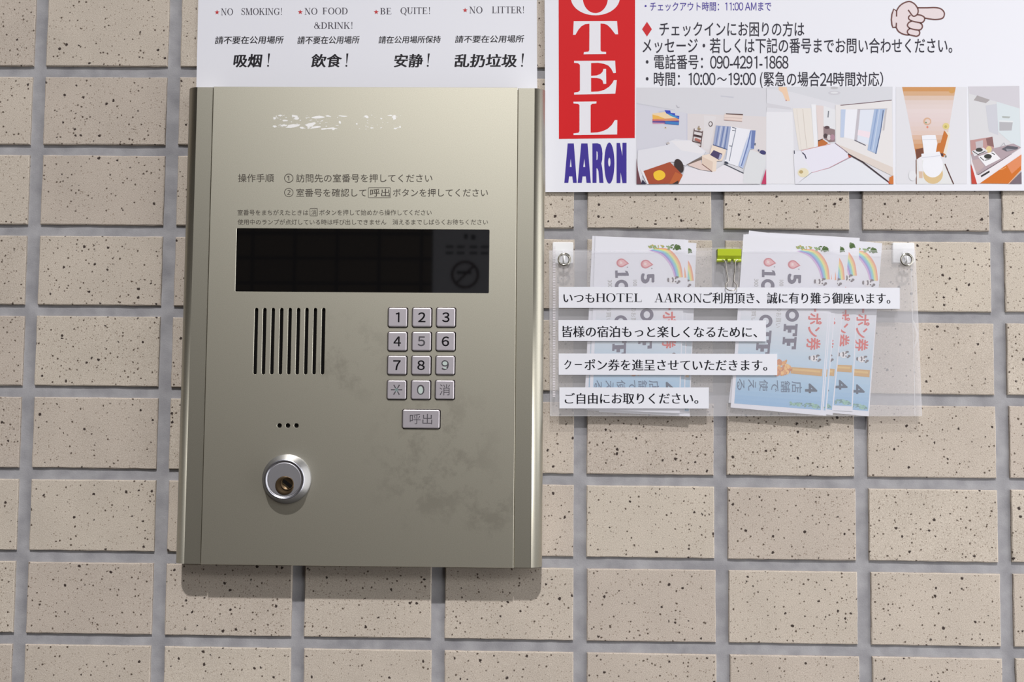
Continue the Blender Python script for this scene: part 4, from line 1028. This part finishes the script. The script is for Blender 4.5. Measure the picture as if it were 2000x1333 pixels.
RS = [((1452, 458), (1427, 796), 'front coupon of the fan beside the lime clip, blue picture fully uncovered'),
      ((1456.5, 457.5), (1430, 797), 'coupon just behind the front one of the fan, only a hair of edge showing'),
      ((1463, 450.5), (1423, 788), 'most tilted coupon of the fan beside the clip, its white top corner highest'),
      ((1466, 457), (1436, 796), 'middle coupon of the fan, a narrow slice beside the front coupon'),
      ((1484, 454), (1448.5, 797), 'third coupon from the outer end of the fan, slim rainbow slice showing'),
      ((1503, 455), (1487, 800), 'second coupon from the outer end of the fan, blue slice with dark numeral'),
      ((1547, 459), (1519, 801), 'outermost coupon of the fan, near the far hook, white margin uncovered')]
LS = [((1163, 461.5), (1150.5, 797), 'front coupon of the straight bundle near the intercom, rainbow at its top corner'),
      ((1157, 461), (1141.5, 789), 'coupon of the straight bundle jutting furthest towards the intercom'),
      ((1160, 463), (1146, 802), 'coupon of the straight bundle, white edge between the front one and the furthest jutting'),
      ((1169, 464), (1160, 804), 'coupon of the straight bundle with a hair-thin edge on the clip side'),
      ((1185, 467), (1170, 806), 'rearmost coupon of the straight bundle, second rainbow showing on the clip side')]
first = True
for grp, st in (('coupons fanned beside the lime clip', RS), ('coupons bundled near the intercom', LS)):
    for k, (tl, bl, lab) in enumerate(st):
        o = coupon0 if first else copy_tree(coupon0)
        first = False
        put_coupon(o, tl, bl, 9.4-0.42*k)
        tag(o, lab, 'coupon', grp)

# ------------------------------------------------------------------ clear pocket with message strips
pocket = empty('clear_pocket', px(1430, 813, 8), 'clear plastic pocket with four white message strips, hung on two hooks and filled with coupons', 'pocket')
FILM = film('clear_film_front', 0.22, 0.22); FILM2 = film('clear_film_back', 0.27, 0.3); SEAM = film('film_seam', 0.35, 0.3)
def film_sheet(name, corners, D, m, nx_=24, ny_=12, amp=0.25, seed=1, parent=pocket):
    q = random.Random(seed); g = Geo(); vs = []
    ph = [q.uniform(0, 6.28) for _ in range(4)]
    for j in range(ny_+1):
        for i in range(nx_+1):
            s_, t = i/nx_, j/ny_
            u = (corners[0][0]*(1-s_)+corners[1][0]*s_)*(1-t)+(corners[3][0]*(1-s_)+corners[2][0]*s_)*t
            v = (corners[0][1]*(1-s_)+corners[1][1]*s_)*(1-t)+(corners[3][1]*(1-s_)+corners[2][1]*s_)*t
            d = D + amp*(math.sin(5*s_+ph[0])*math.sin(3*t+ph[1])+.5*math.sin(11*s_+4*t+ph[2]))
            vs.append(px(u, v, d))
    g.add(vs, [(j*(nx_+1)+i, (j+1)*(nx_+1)+i, (j+1)*(nx_+1)+i+1, j*(nx_+1)+i+1) for j in range(ny_) for i in range(nx_)], m)
    return g.build(name, parent, smooth=True)
film_sheet('back_film', [(1072, 489), (1787, 478), (1800, 812), (1074, 812)], 5.6, FILM2, seed=2, amp=.2)
film_sheet('front_film', [(1073, 491), (1788, 489), (1801, 813.5), (1074, 813.5)], 10.4, FILM, seed=1, amp=.12)
g = Geo()
g.stroke(SEAM, [(1779, 500), (1780.5, 560), (1783, 640), (1786, 740), (1787, 812)], 1.4, 10.8)
g.stroke(SEAM, [(1787.5, 492), (1792, 600), (1800.5, 812)], 1.5, 10.8)
g.stroke(SEAM, [(1074, 812.5), (1801, 813)], 1.0, 10.8)
g.stroke(SEAM, [(1073, 491), (1788, 489.5)], 1.0, 10.8)
g.poly(SEAM, [(1781, 622), (1788, 632), (1793, 650), (1792, 668), (1784, 684), (1790, 655)], 10.9)
g.build('welded_edge', pocket)
g = Geo(); PERF = mat('white_weld_dashes', (222, 218, 224), 0.4, 0, .3)
n_d = 92
for k in range(n_d):
    v = 482+295*k/n_d; u = 1082.5-0.5*k/n_d
    g.poly(PERF if 1 else SEAM, [(u-2.4, v), (u+2.4, v), (u+2.4, v+1.7), (u-2.4, v+1.7)], 10.9)
o = g.build('perforated_weld', pocket)
SP = mat('white_label_strip', (228, 230, 239), 0.45, 0, 0.3); SI = ink(24, 24, 34)
MI = dict(dx=.020, dy=-.008)
def strip(x0, x1, y0, y1, tilt, build):
    D = 10.95
    c = [(x0, y0), (x1, y0+tilt), (x1, y1+tilt*1.3), (x0, y1)]
    f_ = [px(u, v, D) for u, v in c]; b_ = [p+Vector((0, .0003, 0)) for p in f_]
    g = Geo(); g.add(f_+b_, [(0, 3, 2, 1), (4, 5, 6, 7), (0, 1, 5, 4), (1, 2, 6, 5), (2, 3, 7, 6), (3, 0, 4, 7)], SP)
    s_ = g.build('message_strip', pocket)
    g = Geo(); build(g, D+.06); g.build('printed_line', s_)
def s1(g, D):
    text(g, 'いつも', 1100.3, 1161, 573.5, 591.5, SI, D, **MI)
    serif_text(g, 'HOTEL', 1163.5, 1253.5, 573.5, 590.2, SI, D); serif_text(g, 'AARON', 1278.5, 1370.5, 573.5, 590.6, SI, D, .6)
    text(g, 'ご利用頂き、誠に有り難う御座います。', 1373, 1739, 571.5, 593, SI, D, tilt=.8, **MI)
strip(1091.3, 1757.4, 560.8, 601.6, 1.6, s1)
strip(1090.7, 1496, 625.4, 666.4, .8, lambda g, D: text(g, '皆様の宿泊もっと楽しくなるために、', 1097.8, 1479, 637, 659, SI, D, tilt=1, **MI))
def s3(g, D):
    text(g, 'ク', 1102, 1116, 703.5, 721.5, SI, D, **MI); g.poly(SI, [(1122.5, 711.6), (1136.5, 711.6), (1136.5, 713.2), (1122.5, 713.2)], D)
    text(g, 'ポン券を進呈させていただきます。', 1141.5, 1498.6, 702, 724, SI, D, tilt=.8, **MI)
strip(1091.2, 1518, 690.8, 732.6, .8, s3)
strip(1092.6, 1384.4, 757, 798.3, .2, lambda g, D: text(g, 'ご自由にお取りください。', 1103, 1364, 768, 789.6, SI, D, **MI))

# ------------------------------------------------------------------ hooks
HW_ = mat('white_hook_plastic', (238, 240, 242), 0.35, 0, 0.5); CLR = film('translucent_hook', 0.65, 0.2)
CHR = mat('polished_ring', (200, 198, 190), 0.16, 1.0)
def hook(x0, y0, x1, y1, rx_, ry_, lab):
    h_ = empty('adhesive_hook', px((x0+x1)/2, y1, 1), lab, 'hook')
    a, b_ = pm(x0, y0, 3), pm(x1, y1, 3)
    g = Geo(); plate(g, rrect(a[0], a[1], b_[0], b_[1], 1.2, 4), [], 3.2, 3.2, 0.5, HW_); g.build('base_plate', h_)
    cx_, cy_ = pm(rx_, ry_, 11.8)
    g = Geo()
    pts = [(cx_-.3, cy_-7.5, 3.0), (cx_-.3, cy_-5.5, 5.5), (cx_-.2, cy_-2.0, 7.5), (cx_, cy_+1.6, 9.5), (cx_, cy_+2.6, 11.5), (cx_, cy_+1.0, 13.2), (cx_, cy_-3.0, 13.9)]
    tube(g, pts, 0.8, HW_, 8); g.build('hook_prong', h_, smooth=True)
    g = Geo(); tube(g, [(cx_+4.6*math.cos(t), cy_+4.6*math.sin(t), 11.9) for t in [2*math.pi*k/28 for k in range(28)]], 0.85, CHR, 8, True)
    g.build('ring', h_, smooth=True)
    g = Geo(); tube(g, [(cx_+.5+5.2*math.cos(t), cy_-.4+5.2*math.sin(t), 11.2) for t in [2*math.pi*k/28 for k in range(28)]], 0.5, CHR, 8, True)
    g.build('eyelet', h_, smooth=True)
hook(1079.2, 473.2, 1119.8, 515, 1101.5, 507.5, 'white adhesive hook with metal ring at the pocket corner beside the intercom')
hook(1743, 474, 1786.5, 514, 1770.5, 508, 'white adhesive hook with metal ring at the pocket corner furthest from the intercom')

# ------------------------------------------------------------------ binder clip
clip = empty('binder_clip', px(1425, 512, 11), 'lime green binder clip with wire handles gripping the middle of the pocket rim', 'clip')
LIME = mat('lime_enamel', (186, 204, 52), 0.32, 0, 0.5)
a, b_ = pm(1402.5, 486.5, 16), pm(1447.3, 512, 12)
x0, y0, x1, y1 = a[0], a[1], b_[0], b_[1]
def clip_side(sgn):
    g = Geo(); n = 5; vs = []
    Dt, Dm = 9.3+sgn*4.6, 9.3+sgn*1.6
    prof = [(y0, Dt), (y0+(y1-y0)*.5, Dt+sgn*-.6), (y1-1.8, Dm)]
    th = 0.45*sgn
    for (y, d) in prof: vs += [wp(x0, y, d), wp(x1, y, d)]
    for (y, d) in prof: vs += [wp(x0, y, d-th), wp(x1, y, d-th)]
    fs = [(0, 1, 3, 2), (2, 3, 5, 4), (6, 8, 9, 7), (8, 10, 11, 9), (0, 2, 8, 6), (2, 4, 10, 8), (1, 7, 9, 3), (3, 9, 11, 5), (4, 5, 11, 10), (0, 6, 7, 1)]
    g.add(vs, fs, LIME)
    for xa, xb in ((x0-.3, x0+6.4), (x0+8.6, x1-8.4), (x1-6.2, x1+.3)):
        tube(g, [(xa, y1-1.3, Dm+sgn*.5), (xb, y1-1.3, Dm+sgn*.5)], 1.15, LIME, 8)
    return g
g = clip_side(1); gb = clip_side(-1)
for gg in (gb,): 
    base = len(g.v); k = g.slot(LIME); g.v += gg.v; g.f += [tuple(i+base for i in f) for f in gg.f]; g.mi += [k]*len(gg.f)
box_mm(g, x0, y0-.5, x1, y0, 4.7, 13.9, LIME)
g.build('spring_body', clip)
WIRE = mat('nickel_wire', (205, 200, 192), 0.2, 1.0)
def wire(pts, D):
    g = Geo(); l = smooth_pts(pts, False, 4)
    tube(g, [(*pm(u, v, D), D) for u, v in l], 0.42, WIRE, 8); return g.build('wire_handle', clip, smooth=True)
wire([(1410, 508), (1416, 511), (1419, 530), (1422, 548), (1418, 555), (1417.5, 562), (1422, 566.5), (1429, 568), (1436, 566), (1440, 561), (1438.5, 556), (1433.5, 549), (1435, 530), (1436.5, 511), (1442, 508)], 13.4)
wire([(1410, 508), (1416, 511), (1419, 528), (1422, 546), (1418, 553), (1418, 560), (1422, 564.5), (1429, 566), (1436, 564), (1439, 559), (1438, 554), (1433.5, 547), (1435, 528), (1436.5, 511), (1442, 508)], 4.4)

# ------------------------------------------------------------------ the opposite wall, seen only as a reflection in the display
YB = -2.2
def refl(u, v):
    p = px(u, v, 24.5); c_ = Vector((C[0]/1000, C[2]/1000, Z0-C[1]/1000))
    d = (p-c_); k = (abs(YB)-0.0245)/(abs(c_.y)-0.0245)
    q_ = p + Vector((d.x, 0, d.z))*k
    return Vector((q_.x, YB, q_.z))
def back_material():
    m = bpy.data.materials.new('opposite_wall_tiles'); m.use_nodes = True
    N, L = nodes(m); b = N['Principled BSDF']
    geo = N.new('ShaderNodeNewGeometry'); sw = N.new('ShaderNodeSeparateXYZ'); cb = N.new('ShaderNodeCombineXYZ')
    L.new(geo.outputs['Position'], sw.inputs[0]); L.new(sw.outputs[0], cb.inputs[0]); L.new(sw.outputs[2], cb.inputs[1])
    br = N.new('ShaderNodeTexBrick'); L.new(cb.outputs[0], br.inputs['Vector']); br.offset = 0
    br.inputs['Scale'].default_value = 1.0; br.inputs['Brick Width'].default_value = .118; br.inputs['Row Height'].default_value = .07; br.inputs['Mortar Size'].default_value = .005
    br.inputs['Color1'].default_value = lin((120, 108, 96))+(1,); br.inputs['Color2'].default_value = lin((112, 102, 92))+(1,); br.inputs['Mortar'].default_value = lin((70, 68, 72))+(1,)
    L.new(br.outputs['Color'], b.inputs['Base Color']); b.inputs['Roughness'].default_value = .8
    return m
g = Geo(); g.add([Vector((x, y, z)) for y in (YB-.1, YB) for x, z in ((-1.2, 0), (1.7, 0), (1.7, 2.6), (-1.2, 2.6))], [(0, 1, 2, 3), (7, 6, 5, 4), (0, 4, 5, 1), (1, 5, 6, 2), (2, 6, 7, 3), (3, 7, 4, 0)], back_material())
bw = g.build('wall_back'); tag(bw, 'opposite tiled wall, mirrored in the dark display', 'wall', kind='structure')
WL = mat('dark_shade_slab', (84, 78, 72), 0.8); FL = mat('dark_added_floor', (104, 98, 92), 0.6)
def slab(name, x0, x1, y0, y1, z0, z1, m, label, cat):
    g = Geo(); g.add([Vector((x, y, z)) for z in (z0, z1) for x, y in ((x0, y0), (x1, y0), (x1, y1), (x0, y1))], [(3, 2, 1, 0), (4, 5, 6, 7), (0, 1, 5, 4), (1, 2, 6, 5), (2, 3, 7, 6), (3, 0, 4, 7)], m)
    return tag(g.build(name), label, cat, kind='structure')
slab('shade_slab_left', -0.95, -0.85, -2.2, 0.1, 0, 2.6, WL, 'unseen dark side slab, added to block light from that side', 'wall')  # unseen slab added to cut the fill light from the left
slab('floor', -0.85, 1.9, -2.2, 0.1, -0.05, 0, FL, 'unseen dark floor slab, added to darken the lower part of the intercom', 'floor')  # unseen, added so the lower metal plate reflects something dark
r1, r2 = refl(847, 400), refl(992, 606)
def rz(o, off): return Vector((o.x, YB+off, o.z))
g = Geo(); g.add([Vector((x, y, z)) for y in (YB+.001, YB+.003) for x, z in ((r1.x, r2.z), (r2.x, r2.z), (r2.x, r1.z), (r1.x, r1.z))], [(0, 1, 2, 3), (7, 6, 5, 4), (0, 4, 5, 1), (1, 5, 6, 2), (2, 6, 7, 3), (3, 7, 4, 0)], PAPER)
ns = g.build('no_smoking_sign'); tag(ns, 'white prohibition sign mirrored at the right end of the dark display', 'sign')
g = Geo(); cc = refl(908.5, 537); rr = (refl(936, 537)-cc).length
def rfill(g, loops, off, m):
    g.fill(loops, 0, m, lambda a, b: Vector((cc.x+a*rr, YB+off, cc.z+b*rr)))
rfill(g, [ell(0, 0, 1, 1, 36), ell(0, 0, .82, .82, 36)], .0036, ink(70, 16, 26))
rfill(g, [[(-.66, -.55), (-.55, -.66), (.66, .55), (.55, .66)]], .0036, ink(70, 16, 26))
rfill(g, [[(-.6, .05), (.45, .05), (.45, .25), (-.6, .25)]], .0034, BLACK)
rfill(g, [[(-.1, 2.55), (.15, 2.55), (.15, 2.9), (-.1, 2.9)], ], .0034, BLACK); rfill(g, [[(.4, 2.5), (.7, 2.5), (.7, 2.85), (.4, 2.85)]], .0034, BLACK)
for yy in (1.9, 1.45): 
    for xx in (-1.4, -.6, .3, 1.1): rfill(g, [[(xx, yy), (xx+.55, yy), (xx+.55, yy+.18), (xx, yy+.18)]], .0034, ink(90, 90, 96))
g.build('prohibition_symbol', ns)
